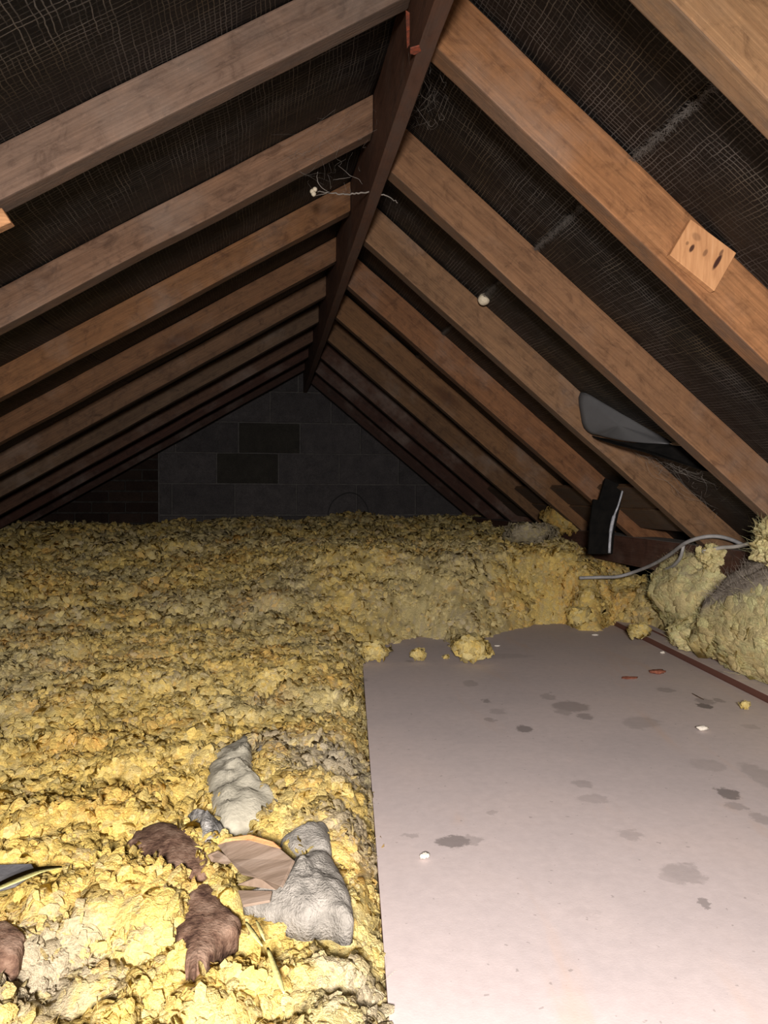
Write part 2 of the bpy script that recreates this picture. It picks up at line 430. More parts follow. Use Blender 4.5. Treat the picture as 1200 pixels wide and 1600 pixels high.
# frayed scrim fringe along the lap
t = NT('frayed_scrim', 0.9, 0.1); M_FRAY = t.done((0.14, 0.13, 0.12))
V = []; Q = []
NF = 9000
fy = rng.uniform(0.4, 4.4, NF); fs = lap + rng.normal(0.002, 0.0028, NF)
fh = felt_h(fy, np.maximum(fs, lap), 0.001, 0.013, 9) - rng.uniform(0.003, 0.006, NF)
for y, s_, hh in zip(fy, fs, fh):
    p = np.array([RX1 + s_ * math.cos(aR) + hh * math.sin(aR), y, ZC + ZR0 - (RX1 - XR0) * TR + DR / math.cos(aR) - s_ * math.sin(aR) + hh * math.cos(aR)])
    an = rng.normal(0, 0.9) + (math.pi / 2 if rng.random() < 0.6 else 0)
    dr = np.array([math.cos(aR) * math.cos(an), math.sin(an), -math.sin(aR) * math.cos(an)]) * rng.uniform(0.004, 0.014)
    pr = np.cross(dr, [math.sin(aR), 0, math.cos(aR)]); pr = pr / np.linalg.norm(pr) * rng.uniform(0.0002, 0.0005)
    b = len(V); V += [p - pr, p + pr, p + dr + pr * 0.4, p + dr - pr * 0.4]; Q.append((b, b + 1, b + 2, b + 3))
fr_ = obj('frayed_edge', raw_mesh('frayed_edge', V, np.array(Q), M_FRAY), cr); keep(fr_, cr); tag(fr_, kind='stuff')

# ------------------------------------------------------------------ gable wall of blocks and bricks
def mat_block():
    t = NT('concrete_block', 0.95, 0.1); c = t.coord(); oi = t.n('ShaderNodeObjectInfo')
    n = t.noise(c, 14, 5, 0.7); f = t.noise(c, 160, 3, 0.7)
    col = t.mix(1.0, oi.outputs['Color'], t.ramp(n, [(0.3, (0.72, 0.72, 0.72)), (0.7, (1.15, 1.13, 1.1))]), 'MULTIPLY')
    col = t.mix(1.0, col, t.ramp(f, [(0.35, (0.7, 0.7, 0.7)), (0.6, (1.1, 1.1, 1.1))]), 'MULTIPLY')
    t.bump(t.math('ADD', n, f), 0.7, 0.006)
    return t.done(col)
M_BLOCK = mat_block()
M_MORTAR = mat_plain('old_mortar', [(0.3, (0.065, 0.06, 0.058)), (0.7, (0.11, 0.104, 0.098))], 40, 0.95, 0.1, 0.6)
wall = tag(empty('wall_back', (0, YW, 0)), 'gable wall of grey concrete blocks with a dark brick corner', None, None, 'structure')
def clip_gable(bm):
    for n, p in ((Vector((-TL, 0, 1)), Vector((XL0, 0, ZC + ZL0 + DL / math.cos(aL) + 0.02))), (Vector((TR, 0, 1)), Vector((RX1, 0, ZC + ZR0 + DR / math.cos(aR) + 0.02)))):
        g = list(bm.verts) + list(bm.edges) + list(bm.faces)
        res = bmesh.ops.bisect_plane(bm, geom=g, plane_co=p, plane_no=n.normalized(), clear_outer=True, dist=1e-6)
        es = [e for e in bm.edges if e.is_boundary]
        if es: bmesh.ops.holes_fill(bm, edges=es)
def wall_piece(name, x0, x1, z0, z1, dy, mat, color, bev=0.004, rough=0.0015, seed=0):
    bm = box_bm(x0, x1, YW + dy, YW + 0.1, ZC + z0, ZC + z1, bev, 4, rough, seed)
    clip_gable(bm)
    if len(bm.faces) < 4: bm.free(); return
    o = obj(name, bm_mesh(name, bm, mat), wall); keep(o, wall); o.color = (*color, 1)
bm = box_bm(-2.3, 2.3, YW + 0.012, YW + 0.12, 0.0, ZC + 1.1); clip_gable(bm)
o = obj('mortar_bed', bm_mesh('mortar_bed', bm, M_MORTAR), wall); keep(o, wall)
BX0 = -0.765
M_DARKMORTAR = mat_plain('dark_mortar', [(0.3, (0.02, 0.018, 0.016)), (0.7, (0.045, 0.04, 0.036))], 30, 0.95, 0.1, 0.6)  # darker mortar for the brick corner only
bm = box_bm(-2.3, BX0 - 0.012, YW + 0.009, YW + 0.05, 0.0, ZC + 1.1); clip_gable(bm)
o = obj('mortar_bed', bm_mesh('mortar_bed', bm, M_DARKMORTAR), wall); keep(o, wall)
g = 0.105
courses = [(-0.61, 0.19), (-0.388, -0.03), (-0.166, 0.187), (0.054, 0.06), (0.272, 0.213), (0.492, 0.0), (0.712, 0.2)]
k = 0
for z0, xo in courses:
    xs = np.arange(xo - 0.435 * 6, 2.2, 0.435)
    for x0 in xs:
        a, b = x0 + 0.005, x0 + 0.43
        a = max(a, BX0)
        if b - a < 0.04: continue
        k += 1
        s = 0.9 + 0.25 * random.random()
        dark = (abs(z0 - 0.272) < 0.01 and -0.3 < x0 < 0.0) or (abs(z0 - 0.054) < 0.01 and -0.42 < x0 < -0.3)
        c = (0.068 * s, 0.063 * s, 0.065 * s) if not dark else (0.040, 0.037, 0.032)
        wall_piece('concrete_block', a, b, z0 + 0.004, z0 + 0.214, -0.004 * random.random(), M_BLOCK, c, 0.005, 0.002, k)
for j in range(14):
    z0 = -0.45 + j * 0.075
    for i in range(-9, 1):
        x1 = BX0 - 0.012 + 0.225 * i + (0.1125 if j % 2 else 0.0)
        a, b = x1 - 0.215, min(x1, BX0 - 0.012)
        if b - a < 0.03: continue
        s = 0.7 + 0.6 * random.random()
        wall_piece('brick', a, b, z0 + 0.004, z0 + 0.067, 0.001 - 0.007 * random.random(), M_BLOCK, (0.03 * s, 0.02 * s, 0.016 * s), 0.003, 0.001, 200 + j * 12 + i)

# ------------------------------------------------------------------ floor under the wool
M_PLASTER = mat_plain('ceiling_plasterboard', [(0.3, (0.3, 0.28, 0.25)), (0.7, (0.4, 0.37, 0.33))], 12)
fl = obj('floor', bm_mesh('floor', box_bm(-2.6, 2.3, -0.9, YW + 0.12, ZC - 0.70, ZC - 0.66), M_PLASTER))
tag(fl, 'plasterboard ceiling below the loft insulation', None, None, 'structure')

# ------------------------------------------------------------------ hardboard panels
BA = math.radians(5.9)                      # the panels lie a little askew to the ridge
bdir = np.array([math.sin(BA), math.cos(BA)]); bnrm = np.array([math.cos(BA), -math.sin(BA)])
b0 = np.array([0.1107, 0.7006])             # a point on the left edge
bW = float(np.dot(np.array([1.163, 1.648]) - b0, bnrm)) + 0.012
def mat_board():
    t = NT('painted_hardboard', 0.62, 0.3); c = t.coord()
    n = t.noise(c, 2.2, 5, 0.6); f = t.noise(c, 55, 4, 0.7); g2 = t.noise(c, 350, 2, 0.6)
    col = t.ramp(n, [(0.32, (0.50, 0.435, 0.43)), (0.5, (0.56, 0.482, 0.47)), (0.7, (0.60, 0.505, 0.48))])
    col = t.mix(1.0, col, t.ramp(f, [(0.3, (0.93, 0.93, 0.93)), (0.7, (1.04, 1.04, 1.04))]), 'MULTIPLY')
    # faint warm orange streaks mixed in at random
    warm_streak = t.math('MULTIPLY', t.map(t.noise(t.scale(c, (9, 1.6, 1)), 1.0, 4, 0.6, 0.6), 0.56, 0.75), 0.35)
    col = t.mix(warm_streak, col, (0.62, 0.42, 0.30))
    stains = [  # image-measured marks turned into board positions: u, v, half width, half height (px), strength
        (892, 1104, 30, 8, .42), (880, 1112, 12, 5, .3), (914, 1119, 13, 5, .42), (820, 1139, 13, 6, .6), (764, 1124, 8, 3, .35), (857, 1089, 11, 5, .28),
        (778, 1112, 13, 5, .22), (760, 1095, 7, 3, .45), (768, 1125, 8, 3, .3), (1004, 1128, 28, 8, .22), (990, 1132, 14, 7, .2),
        (1040, 1078, 14, 4, .32), (1100, 1103, 11, 4, .75), (1102, 1096, 14, 5, .4), (1122, 1094, 8, 3, .4), (710, 1315, 30, 9, .62), (738, 1313, 14, 8, .3),
        (1138, 1240, 18, 8, .68), (1150, 1260, 16, 7, .3), (1068, 1364, 32, 15, .3), (1055, 1372, 22, 9, .22), (1088, 1365, 12, 14, .22), (1100, 1411, 11, 8, .5),
        (910, 1225, 16, 6, .26), (925, 1248, 26, 7, .2), (985, 1305, 20, 8, .22), (1105, 1195, 28, 9, .18), (1195, 1215, 24, 22, .25),
        (1190, 1280, 14, 10, .3), (910, 1424, 26, 9, .08), (560, 1062, 14, 4, .3), (640, 1033, 7, 2, .3), (775, 1025, 60, 4, .15), (735, 1068, 12, 5, .25),
        (1172, 1135, 12, 4, .2), (640, 1305, 14, 3, .25), (770, 1270, 10, 3, .25)]
    w = t.scale(t.vmath('SUBTRACT', t.noise(c, 55, 4, 0.7, 0, 'Color'), (0.5, 0.5, 0.5)), (0.040, 0.040, 0))
    cw = t.vmath('ADD', c, w)
    acc = None
    for (u, v, hw, hh, st) in stains:
        p = on_z(u, v, -0.5)[:2]; pu = on_z(u + hw, v, -0.5)[:2]; pv = on_z(u, v - hh, -0.5)[:2]
        q = p - b0
        cxy = (float(np.dot(q, bnrm)), float(np.dot(q, bdir)))
        sx, sy = float(np.linalg.norm(pu - p)), float(np.linalg.norm(pv - p))
        dv = t.scale(t.vmath('SUBTRACT', cw, (cxy[0], cxy[1], 0)), (1 / sx, 1 / sy, 0))
        mk = t.math('MULTIPLY', t.map(t.vmath('LENGTH', dv), 0.78, 1.12, 1.0, 0.0), st)
        acc = mk if acc is None else t.math('MAXIMUM', acc, mk)
    specks = t.math('MULTIPLY', t.map(t.noise(c, 85, 2, 0.5), 0.70, 0.74), 0.35)
    acc = t.math('MAXIMUM', acc, specks)
    col = t.mix(acc, col, (0.10, 0.085, 0.08))
    # only the upper face is painted; the cut edges are raw brown board
    geo = t.n('ShaderNodeNewGeometry'); s = t.n('ShaderNodeSeparateXYZ'); t.l(geo.outputs['True Normal'], s.inputs[0])
    col = t.mix(t.map(s.outputs[2], 0.4, 0.6), (0.13, 0.055, 0.04), col)
    t.bump(t.math('ADD', f, g2), 0.12, 0.001)
    return t.done(col)
M_BOARD = mat_board()
def board(name, off_n, wid, s0, s1, ztop, thick, seed):
    bm = box_bm(0, wid, s0, s1, -thick, 0, 0.0015, 1, 0.0, seed)
    o = obj(name, bm_mesh(name, bm, M_BOARD))
    p = b0 + bnrm * off_n
    o.matrix_world = Matrix(((bnrm[0], bdir[0], 0, p[0]), (bnrm[1], bdir[1], 0, p[1]), (0, 0, 1, ZC + ztop), (0, 0, 0, 1)))
    return o
o = board('floor_panel', 0.0, bW - 0.002, -0.9, 2.35, -0.5, 0.012, 1)
tag(o, 'large pinkish grey stained hardboard panel laid flat over the loft floor', 'floor panel', 'panels laid on the loft floor')
o = board('floor_panel', bW, 0.42, -0.9, 2.20, -0.483, 0.029, 2)
tag(o, 'narrow floor panel with brown cut edge under the yellow batt', 'floor panel', 'panels laid on the loft floor')
# thin batten strip lying along the second panel
bm = box_bm(0.055, 0.085, -0.8, 2.1, 0.0, 0.007, 0.001, 12, 0.0006, 4)
o = obj('batten_strip', bm_mesh('batten_strip', bm, M_BOARD))
p = b0 + bnrm * bW
o.matrix_world = Matrix(((bnrm[0], bdir[0], 0, p[0]), (bnrm[1], bdir[1], 0, p[1]), (0, 0, 1, ZC - 0.4829), (0, 0, 0, 1)))
tag(o, 'thin flat batten strip lying lengthwise beneath the yellow batt', 'batten')
bpy.context.view_layer.update()

# ------------------------------------------------------------------ plate and eaves timbers
bm = box_bm(0, 4.3, 0, 0.10, -0.11, 0, 0.004, 40, 0.002, 6)
o = obj('wall_plate', bm_mesh('wall_plate', bm, M_OLD))
o.matrix_world = Matrix(((0, 1, 0, 1.365), (1, 0, 0, 1.24), (0, 0, 1, ZC - 0.168), (0, 0, 0, 1)))
o.color = (0.075, 0.036, 0.026, 1)
tag(o, 'dusty dark timber plate under the feet of the right rafters', 'wall plate')

# ------------------------------------------------------------------ loose insulation
def crop_xy(px, z=-0.452): return np.array([on_z(180 + cx / 2.857, 1130 + cy / 2.857, z)[:2] for cx, cy in px])
SCRAPS = [[(60, 530), (120, 480), (220, 455), (320, 490), (385, 560), (420, 630), (405, 700), (330, 705), (270, 700), (230, 650), (170, 640), (110, 600)],
          [(285, 820), (330, 770), (400, 715), (455, 760), (490, 830), (560, 890), (545, 930), (470, 990), (420, 1060), (370, 1120), (345, 1175), (315, 1090), (310, 1010), (270, 980), (275, 890)],
          [(420, 590), (490, 517), (600, 500), (700, 530), (795, 610), (740, 728), (570, 812), (545, 722)],
          [(568, 812), (680, 765), (770, 700), (800, 620), (960, 615), (1030, 740), (1065, 860), (1040, 905), (940, 872), (850, 888), (740, 862)],
          [(410, 230), (450, 140), (530, 105), (590, 62), (612, 130), (622, 240), (645, 310), (720, 350), (735, 400), (640, 455), (500, 475), (440, 400), (418, 320)],
          [(-640, 615), (-370, 625), (-360, 655), (-450, 710), (-640, 770)], [(-640, 930), (-560, 905), (-470, 905), (-405, 960), (-415, 1030), (-470, 1075), (-640, 1080)]]
def in_scrap(x, y, shrink=0.90):
    hit = np.zeros(x.shape, bool)
    for px in SCRAPS:
        O = crop_xy(px); c = O.mean(0); O = c + (O - c) * shrink; ins = np.zeros(x.shape, bool)
        for i in range(len(O)):
            a, b = O[i], O[(i + 1) % len(O)]
            ins ^= ((a[1] > y) != (b[1] > y)) & (x < (b[0] - a[0]) * (y - a[1]) / (b[1] - a[1] + 1e-12) + a[0])
        hit |= ins
    return hit
edge_px = [(612, 1640), (608, 1600), (598, 1480), (588, 1360), (578, 1240), (570, 1140), (563, 1062), (571, 1036), (592, 1014), (622, 1003), (655, 996), (690, 1000), (706, 1018), (730, 1014), (752, 1000), (790, 988), (840, 976), (880, 975), (905, 986), (940, 986), (958, 976), (985, 982), (1010, 988)]
poly = [on_z(u, v, -0.5)[:2] for u, v in edge_px]
pl = [b0 - bdir * 1.5] + poly[1:] + [np.array([1.34, 2.36]), np.array([2.4, 2.25]), np.array([2.4, -0.8])]
PL = np.array(pl)
def signed_dist(x, y):
    """distance to the bare-board outline, positive outside"""
    P = np.stack([x, y], -1); best = np.full(x.shape, 1e9); inside = np.zeros(x.shape, bool)
    n = len(PL)
    for i in range(n):
        a, b = PL[i], PL[(i + 1) % n]
        ab = b - a; t_ = np.clip(((P - a) @ ab) / (ab @ ab), 0, 1)
        q = P - (a + t_[..., None] * ab)
        best = np.minimum(best, np.sqrt((q ** 2).sum(-1)))
        c = ((a[1] > y) != (b[1] > y)) & (x < (b[0] - a[0]) * (y - a[1]) / (b[1] - a[1] + 1e-12) + a[0])
        inside ^= c
    return np.where(inside, -best, best)
def height(x, y):
    """surface of the wool above the lens height (negative), without flake relief"""
    left = np.interp(y, [0.3, 1.0, 1.5, 2.0, 2.6, 3.2, 4.0, 5.0, 5.6], [-0.475, -0.470, -0.462, -0.435, -0.375, -0.315, -0.262, -0.222, -0.205])
    right = np.interp(y, [0.3, 2.3, 2.7, 3.0, 3.3, 4.0, 5.0, 5.6], [-0.47, -0.44, -0.33, -0.250, -0.236, -0.235, -0.222, -0.205])
    w = sstep(-0.25, 0.35, x)
    base = left * (1 - w) + right * w
    n1 = fbm(xyz(x * 2.1, y * 2.1, 1.7), 3, 4); n2 = fbm(xyz(x * 6.5, y * 6.5, 4.1), 3, 9)
    amp = 0.55 + 0.6 * sstep(1.6, 3.0, y)
    base = base + amp * (0.030 * n1 + 0.030 * n2)
    n3 = fbm(xyz(x * 17, y * 17, 6.1), 2, 15)
    base = base + 0.016 * n3
    base = base - 0.05 * sstep(4.6, 5.5, y) * sstep(-0.2, -1.2, x)
    base = base - 0.06 * sstep(1.15, 1.34, x) * sstep(3.4, 2.9, y)
    dd = signed_dist(x, y)
    nearw = sstep(2.2, 1.7, y)
    rise = sstep(0.0, 1.0, np.clip(dd / (0.11 * nearw + (0.26 - 0.12 * sstep(1.0, 1.25, x)) * (1 - nearw)), 0, 1) ** 0.7)
    floor_ = np.where(dd < 0, -0.535 - 0.3 * np.clip(-dd, 0, 0.2), -0.503)
    z = np.where(dd < 0, floor_, floor_ + (base - floor_) * rise)
    return np.minimum(z, np.minimum(roof_left(x), roof_right(x)) - 0.03)
PALETTE = np.array([(0.92, 0.68, 0.185), (0.88, 0.72, 0.29), (0.92, 0.56, 0.15), (0.68, 0.58, 0.30), (0.53, 0.465, 0.36), (0.88, 0.78, 0.42)])
GREY_SPOTS = [(533, 1195, .085, 1.0), (50, 1520, .07, 1.0), (560, 1300, .05, .8), (420, 1180, .05, .6), (455, 880, .10, .5), (560, 1530, .035, .8)]
GREY_W = [(on_z(u, v, -0.47)[:2], r, s) for u, v, r, s in GREY_SPOTS]
def wool_color(x, y, z, n):
    """tint of a flake by where it lies: clusters of clean yellow and orange, dusty grey between"""
    a = fbm(xyz(x * 3.6, y * 3.6, 2.2), 3, 21); b = fbm(xyz(x * 9, y * 9, 7.2), 3, 33)
    c = fbm(xyz(x * 5.0, y * 5.0, 3.1), 2, 45)
    far = sstep(1.25, 2.3, y)
    wts = np.zeros((n, 6))
    wts[:, 0] = 1.5 + 2.2 * np.clip(a, -0.5, 1) * 2 - 0.55 * far
    wts[:, 1] = 1.1
    wts[:, 2] = 0.10 + 2.6 * np.clip(c * b * 6, 0, 1)
    wts[:, 3] = 0.25 + 2.6 * np.clip(-a * 2.4, 0, 1) + 1.1 * far
    wts[:, 4] = 0.10 + 1.5 * np.clip(-b * 2.4, 0, 1) * np.clip(0.5 - 2 * a, 0, 1.4) + 0.5 * far
    wts[:, 5] = 0.45
    wts = np.clip(wts, 0.02, None)
    for (p, r, s) in GREY_W:
        g_ = s * np.exp(-((x - p[0]) ** 2 + (y - p[1]) ** 2) / (r * r))
        wts[:, 4] += 9 * g_; wts[:, :3] *= (1 - 0.8 * g_)[:, None]
    cum = np.cumsum(wts / wts.sum(1)[:, None], 1)
    k = (rng.random(n)[:, None] > cum).sum(1).clip(0, 5)
    col = PALETTE[k] * rng.uniform(0.82, 1.12, (n, 1))
    mean = (wts / wts.sum(1)[:, None]) @ PALETTE
    return np.clip(col * 0.42 + mean * 0.58, 0, 0.92)
def petal_batch(P, N, size, colors, K=7, rings=2, tilt=0.75, cup=0.38):
    """thin crumpled flakes of wool facing roughly along N"""
    n = len(P); NV = 14; which = rng.integers(0, NV, n)
    D = N + rng.normal(size=(n, 3)) * tilt; D /= np.linalg.norm(D, axis=1)[:, None]
    D = D + N * np.maximum(0, 0.35 - (D * N).sum(1))[:, None] * 1.3; D /= np.linalg.norm(D, axis=1)[:, None]
    A = np.cross(D, rng.normal(size=(n, 3))); A /= np.linalg.norm(A, axis=1)[:, None]; B = np.cross(D, A)
    R = np.stack([A, B, D], -1)
    sc = np.stack([size * rng.uniform(0.9, 1.5, n), size * rng.uniform(0.6, 1.05, n), size], -1)
    fr = ([0.55, 1.0] if rings == 2 else [1.0]); Vs, Fs, Cs, Ns = [], [], [], []; base = 0
    F0 = [(0, 1 + i, 1 + (i + 1) % K) for i in range(K)]
    if rings == 2:
        for i in range(K):
            j = (i + 1) % K; F0 += [(1 + i, 1 + K + i, 1 + K + j), (1 + i, 1 + K + j, 1 + j)]
    F0 = np.array(F0)
    for w in range(NV):
        ii = np.where(which == w)[0]
        if len(ii) == 0: continue
        rg = np.random.default_rng(400 + w); an = np.linspace(0, 2 * np.pi, K, endpoint=False) + rg.normal(0, 0.12, K)
        rad = rg.uniform(0.80, 1.15, K); V0 = [np.zeros((1, 3))]; c_ = rg.uniform(0.25, 1.2) * cup
        for f in fr:
            r = rad * f * (1 if f == 1.0 else rg.uniform(0.85, 1.15, K))
            V0.append(np.stack([r * np.cos(an), r * np.sin(an), -c_ * r * r + rg.normal(0, 0.11, K) * f], -1))
        V0 = np.concatenate(V0)
        W = np.einsum('nij,nvj->nvi', R[ii], V0[None] * sc[ii][:, None, :]) + P[ii][:, None, :]
        Vs.append(W.reshape(-1, 3)); Fs.append((F0[None] + (base + np.arange(len(ii)) * len(V0))[:, None, None]).reshape(-1, 3))
        Cs.append(np.repeat(colors[ii], len(V0), 0)); base += len(ii) * len(V0)
        out = (W - P[ii][:, None, :]) / size[ii][:, None, None]
        nn = 0.48 * N[ii][:, None, :] + 0.40 * D[ii][:, None, :] + 0.34 * out
        Ns.append((nn / np.linalg.norm(nn, axis=2)[..., None]).reshape(-1, 3))
    return np.concatenate(Vs), np.concatenate(Fs), np.concatenate(Cs), np.concatenate(Ns)
def fibre_batch(P, length, width, colors, up=0.5):
    n = len(P); D = rng.normal(size=(n, 3)); D[:, 2] = np.abs(D[:, 2]) * up; D /= np.linalg.norm(D, axis=1)[:, None]
    S = np.cross(D, rng.normal(size=(n, 3))); S /= np.linalg.norm(S, axis=1)[:, None]
    bend = rng.normal(size=(n, 3)) * 0.25
    A = P; Bm = P + (D + bend * 0.5) * length[:, None] * 0.5; T = P + (D + bend * 1.6) * length[:, None]
    s = S * width[:, None]
    V = np.stack([A - s, A + s, Bm + s, Bm - s, T + s * 0.3, T - s * 0.3], 1).reshape(-1, 3)
    b = (np.arange(n) * 6)[:, None]
    Fq = np.concatenate([b + np.array([[0, 1, 2]]), b + np.array([[0, 2, 3]]), b + np.array([[3, 2, 4]]), b + np.array([[3, 4, 5]])], 0)
    g_ = np.cross(S, D); nn = np.array([-0.05, -0.55, 0.8]) * np.sign(g_ @ np.array([-0.05, -0.55, 0.8]))[:, None]
    return V, Fq, np.repeat(colors, 6, 0), np.repeat(nn, 6, 0)
def join(batches):
    V, Fc, C, N = [], [], [], []; o_ = 0
    for v, f, c, n_ in batches:
        V.append(v); Fc.append(f + o_); C.append(c); N.append(n_); o_ += len(v)
    return np.concatenate(V), np.concatenate(Fc), np.concatenate(C), np.concatenate(N)
def vert_normals(V, Ft):
    n = np.cross(V[Ft[:, 1]] - V[Ft[:, 0]], V[Ft[:, 2]] - V[Ft[:, 0]]); out = np.zeros_like(V)
    for k in range(3):
        for a in range(3): out[:, a] += np.bincount(Ft[:, k], n[:, a], len(V))
    return out / (np.linalg.norm(out, axis=1)[:, None] + 1e-12)

batches = []
# ground surface: rows get coarser with distance
ys = 0.25 + (YW - 0.25) * (np.linspace(0, 1, 330) ** 1.6); xs = np.linspace(-1, 1, 420)
Yg = np.repeat(ys[:, None], len(xs), 1); hw = np.minimum(0.9 + 0.42 * (ys - 0.25), 1.95)[:, None]
Xg = np.clip(xs[None] * (hw + 0.15), -2.05, 1.46)
sdg = signed_dist(Xg, Yg)
Zg = height(Xg, Yg) - 0.006
gx = np.gradient(Zg, axis=1) / (np.gradient(Xg, axis=1) + 1e-9); gy = np.gradient(Zg, axis=0) / np.gradient(Yg, axis=0)
gx, gy = np.clip(gx, -3, 3), np.clip(gy, -3, 3)
gn = np.stack([-gx, -gy, np.ones_like(gx)], -1); gn /= np.linalg.norm(gn, axis=-1)[..., None]
Pg = np.stack([Xg, Yg, Zg], -1)
bil = lambda f, sd_: 1 - 2 * np.abs(fbm(Pg * f + 0.3, 2, sd_))
fl_rel = (0.017 * bil(11, 70) + 0.009 * bil(30, 71) + 0.004 * vnoise(Pg * 95, 72)) * sstep(0.0, 0.05, sdg) * (1 + 0.7 * (1 - gn[..., 2]))
Pg = Pg + gn * fl_rel[..., None]
Xg, Yg, Zg = Pg[..., 0], Pg[..., 1], Pg[..., 2]
Zg = np.where(in_scrap(Xg, Yg, 0.97), np.minimum(Zg, -0.468), Zg)
Vg = np.stack([Xg, Yg, Zg + ZC], -1).reshape(-1, 3)
idx = np.arange(Vg.shape[0]).reshape(Xg.shape)
q = np.stack([idx[:-1, :-1], idx[:-1, 1:], idx[1:, 1:], idx[1:, :-1]], -1).reshape(-1, 4)
tri = np.concatenate([q[:, [0, 1, 2]], q[:, [0, 2, 3]]])
keep_t = np.ones(len(tri), bool)
sd = signed_dist(Vg[:, 0], Vg[:, 1]); keep_t = (sd[tri] > -0.09).any(1)
area = np.abs(np.cross(Vg[tri[:, 1], :2] - Vg[tri[:, 0], :2], Vg[tri[:, 2], :2] - Vg[tri[:, 0], :2])) > 1e-10
tri = tri[keep_t & area]
cg = wool_color(Vg[:, 0], Vg[:, 1], Vg[:, 2], len(Vg)) * 0.95
ng = vert_normals(Vg, tri); ng *= np.sign(ng[:, 2:3] + 1e-9); ng[np.abs(ng).sum(1) < 0.1] = (0, 0, 1)
batches.append((Vg, tri, cg, ng))
# torn flakes overlapping like scales on that surface
ta, tb, tc = Vg[tri[:, 0]], Vg[tri[:, 1]], Vg[tri[:, 2]]
tn = np.cross(tb - ta, tc - ta); tarea = np.linalg.norm(tn, axis=1) / 2; tn = tn / (2 * tarea[:, None] + 1e-12); tn *= np.sign(tn[:, 2:3] + 1e-9)
cen = (ta + tb + tc) / 3
in_reach = (np.abs(cen[:, 0] - 0.148 * cen[:, 1]) < 0.32 + 0.52 * cen[:, 1]) & (sd[tri].min(1) > -0.004)
def petals(n, y0, y1, r0, r1, K, rings, tilt=0.75, lift=0.004):
    w = tarea * in_reach * (cen[:, 1] > y0) * (cen[:, 1] < y1)
    k = rng.choice(len(tri), n, p=w / w.sum()); b = rng.dirichlet((1, 1, 1), n)
    P = ta[k] * b[:, :1] + tb[k] * b[:, 1:2] + tc[k] * b[:, 2:]
    ok = ~in_scrap(P[:, 0], P[:, 1]); P, k = P[ok], k[ok]; n = len(P)
    size = (r0 + (r1 - r0) * rng.random(n) ** 1.8) * (1 + 0.4 * fbm(P * 8, 2, 51))
    P = P + tn[k] * (rng.uniform(-0.25, 1.0, n) * (lift + 0.35 * size))[:, None]
    P = P + tn[k] * ((0.009 + 0.026 * (1 - tn[k][:, 2])) * fbm(P * 26.0, 2, 61))[:, None]
    batches.append(petal_batch(P, tn[k], size, wool_color(P[:, 0], P[:, 1], P[:, 2], n), K, rings, tilt))
petals(29000, 0.40, 1.35, 0.0038, 0.0105, 8, 2, 0.52)
petals(29000, 1.30, 2.25, 0.0048, 0.0110, 7, 2, 0.55)
petals(46000, 2.20, 3.55, 0.0062, 0.0140, 6, 1, 0.7)
petals(34000, 3.50, 5.55, 0.0100, 0.0230, 6, 1)
def fibres(n, x0, x1, y0, y1, ln, wd):
    x = rng.uniform(x0, x1, n); y = rng.uniform(y0, y1, n); s = signed_dist(x, y); ok = (s > 0.0) & ~in_scrap(x, y, 1.05)
    x, y = x[ok], y[ok]; z = height(x, y) + ZC + rng.uniform(0, 0.014, len(x))
    batches.append(fibre_batch(np.stack([x, y, z], -1), ln * rng.uniform(0.4, 1.3, len(x)), wd * rng.uniform(0.6, 1.3, len(x)), np.clip(wool_color(x, y, z, len(x)) * 1.05, 0, 0.95)))
fibres(9000, -0.7, 0.3, 0.42, 1.5, 0.010, 0.00022)
fibres(7000, -1.3, 1.3, 1.4, 3.2, 0.013, 0.00030)
V, Fc, C, Nn_ = join(batches)
o = obj('loose_insulation', raw_mesh('loose_insulation', V, Fc, M_WOOL, True, C, Nn_))
tag(o, 'yellow loose fill glass wool spread over the loft floor', 'insulation', None, 'stuff')
print('wool tris', len(Fc))

# ------------------------------------------------------------------ single tufts lying on the panel
def fluff(half, n, r0, r1, pal, seed, dull=1.0, lod=2):
    V0, F0 = ICO[lod]; rad = 0.75 + 0.7 * fbm(V0 * 1.5 + seed * 3.7, 3, seed); B = V0 * rad[:, None] * np.array(half) * 0.85
    cl_ = PALETTE[list(pal)]
    bt = [(B, F0, np.repeat(cl_.mean(0)[None], len(B), 0) * dull, V0)]
    k = rng.choice(len(V0), n); Nn = V0[k] + rng.normal(size=(n, 3)) * 0.2; P = B[k] * rng.uniform(0.92, 1.08, (n, 1)) + rng.normal(size=(n, 3)) * r0 * 0.5
    cols = np.clip(cl_[rng.integers(0, len(cl_), n)] * 0.5 + cl_.mean(0) * 0.5, 0, 0.92) * rng.uniform(0.85, 1.1, (n, 1)) * dull
    bt.append(petal_batch(P, Nn, rng.uniform(r0, r1, n), cols, 6, 2, 0.6)); return bt
def tuft(label, u, v, wpx, z0=-0.5, seed=1, n=16, group='stray tufts on the stained panel', pal=(0, 1, 3, 5), squash=0.6, cat='insulation tuft'):
    p = on_z(u, v, z0); half = wpx / 2 / F * p[1]
    bt = fluff((half, half * 0.75, half * squash), n * 14, half * 0.16, half * 0.34, pal, seed)
    V, Fc, C, Nn_ = join(bt)
    zmin = V[:, 2].min(); V[:, 2] -= zmin
    o = obj('insulation_tuft', raw_mesh('insulation_tuft', V, Fc, M_WOOL, True, C, Nn_), None, (p[0], p[1], p[2] + 0.0005))
    tag(o, label, cat, group); return o
tuft('larger yellow wool tuft on the panel at the foot of the pile', 738, 1036, 62, seed=2, n=34)
tuft('small round yellow wool tuft alone on the panel', 653, 1034, 32, seed=3, n=16)
tuft('elongated yellow wool tuft at the far left corner of the panel', 584, 1035, 50, seed=4, n=22)
tuft('flat yellow wool tuft by the far end of the panel', 909, 982, 52, seed=5, n=20)
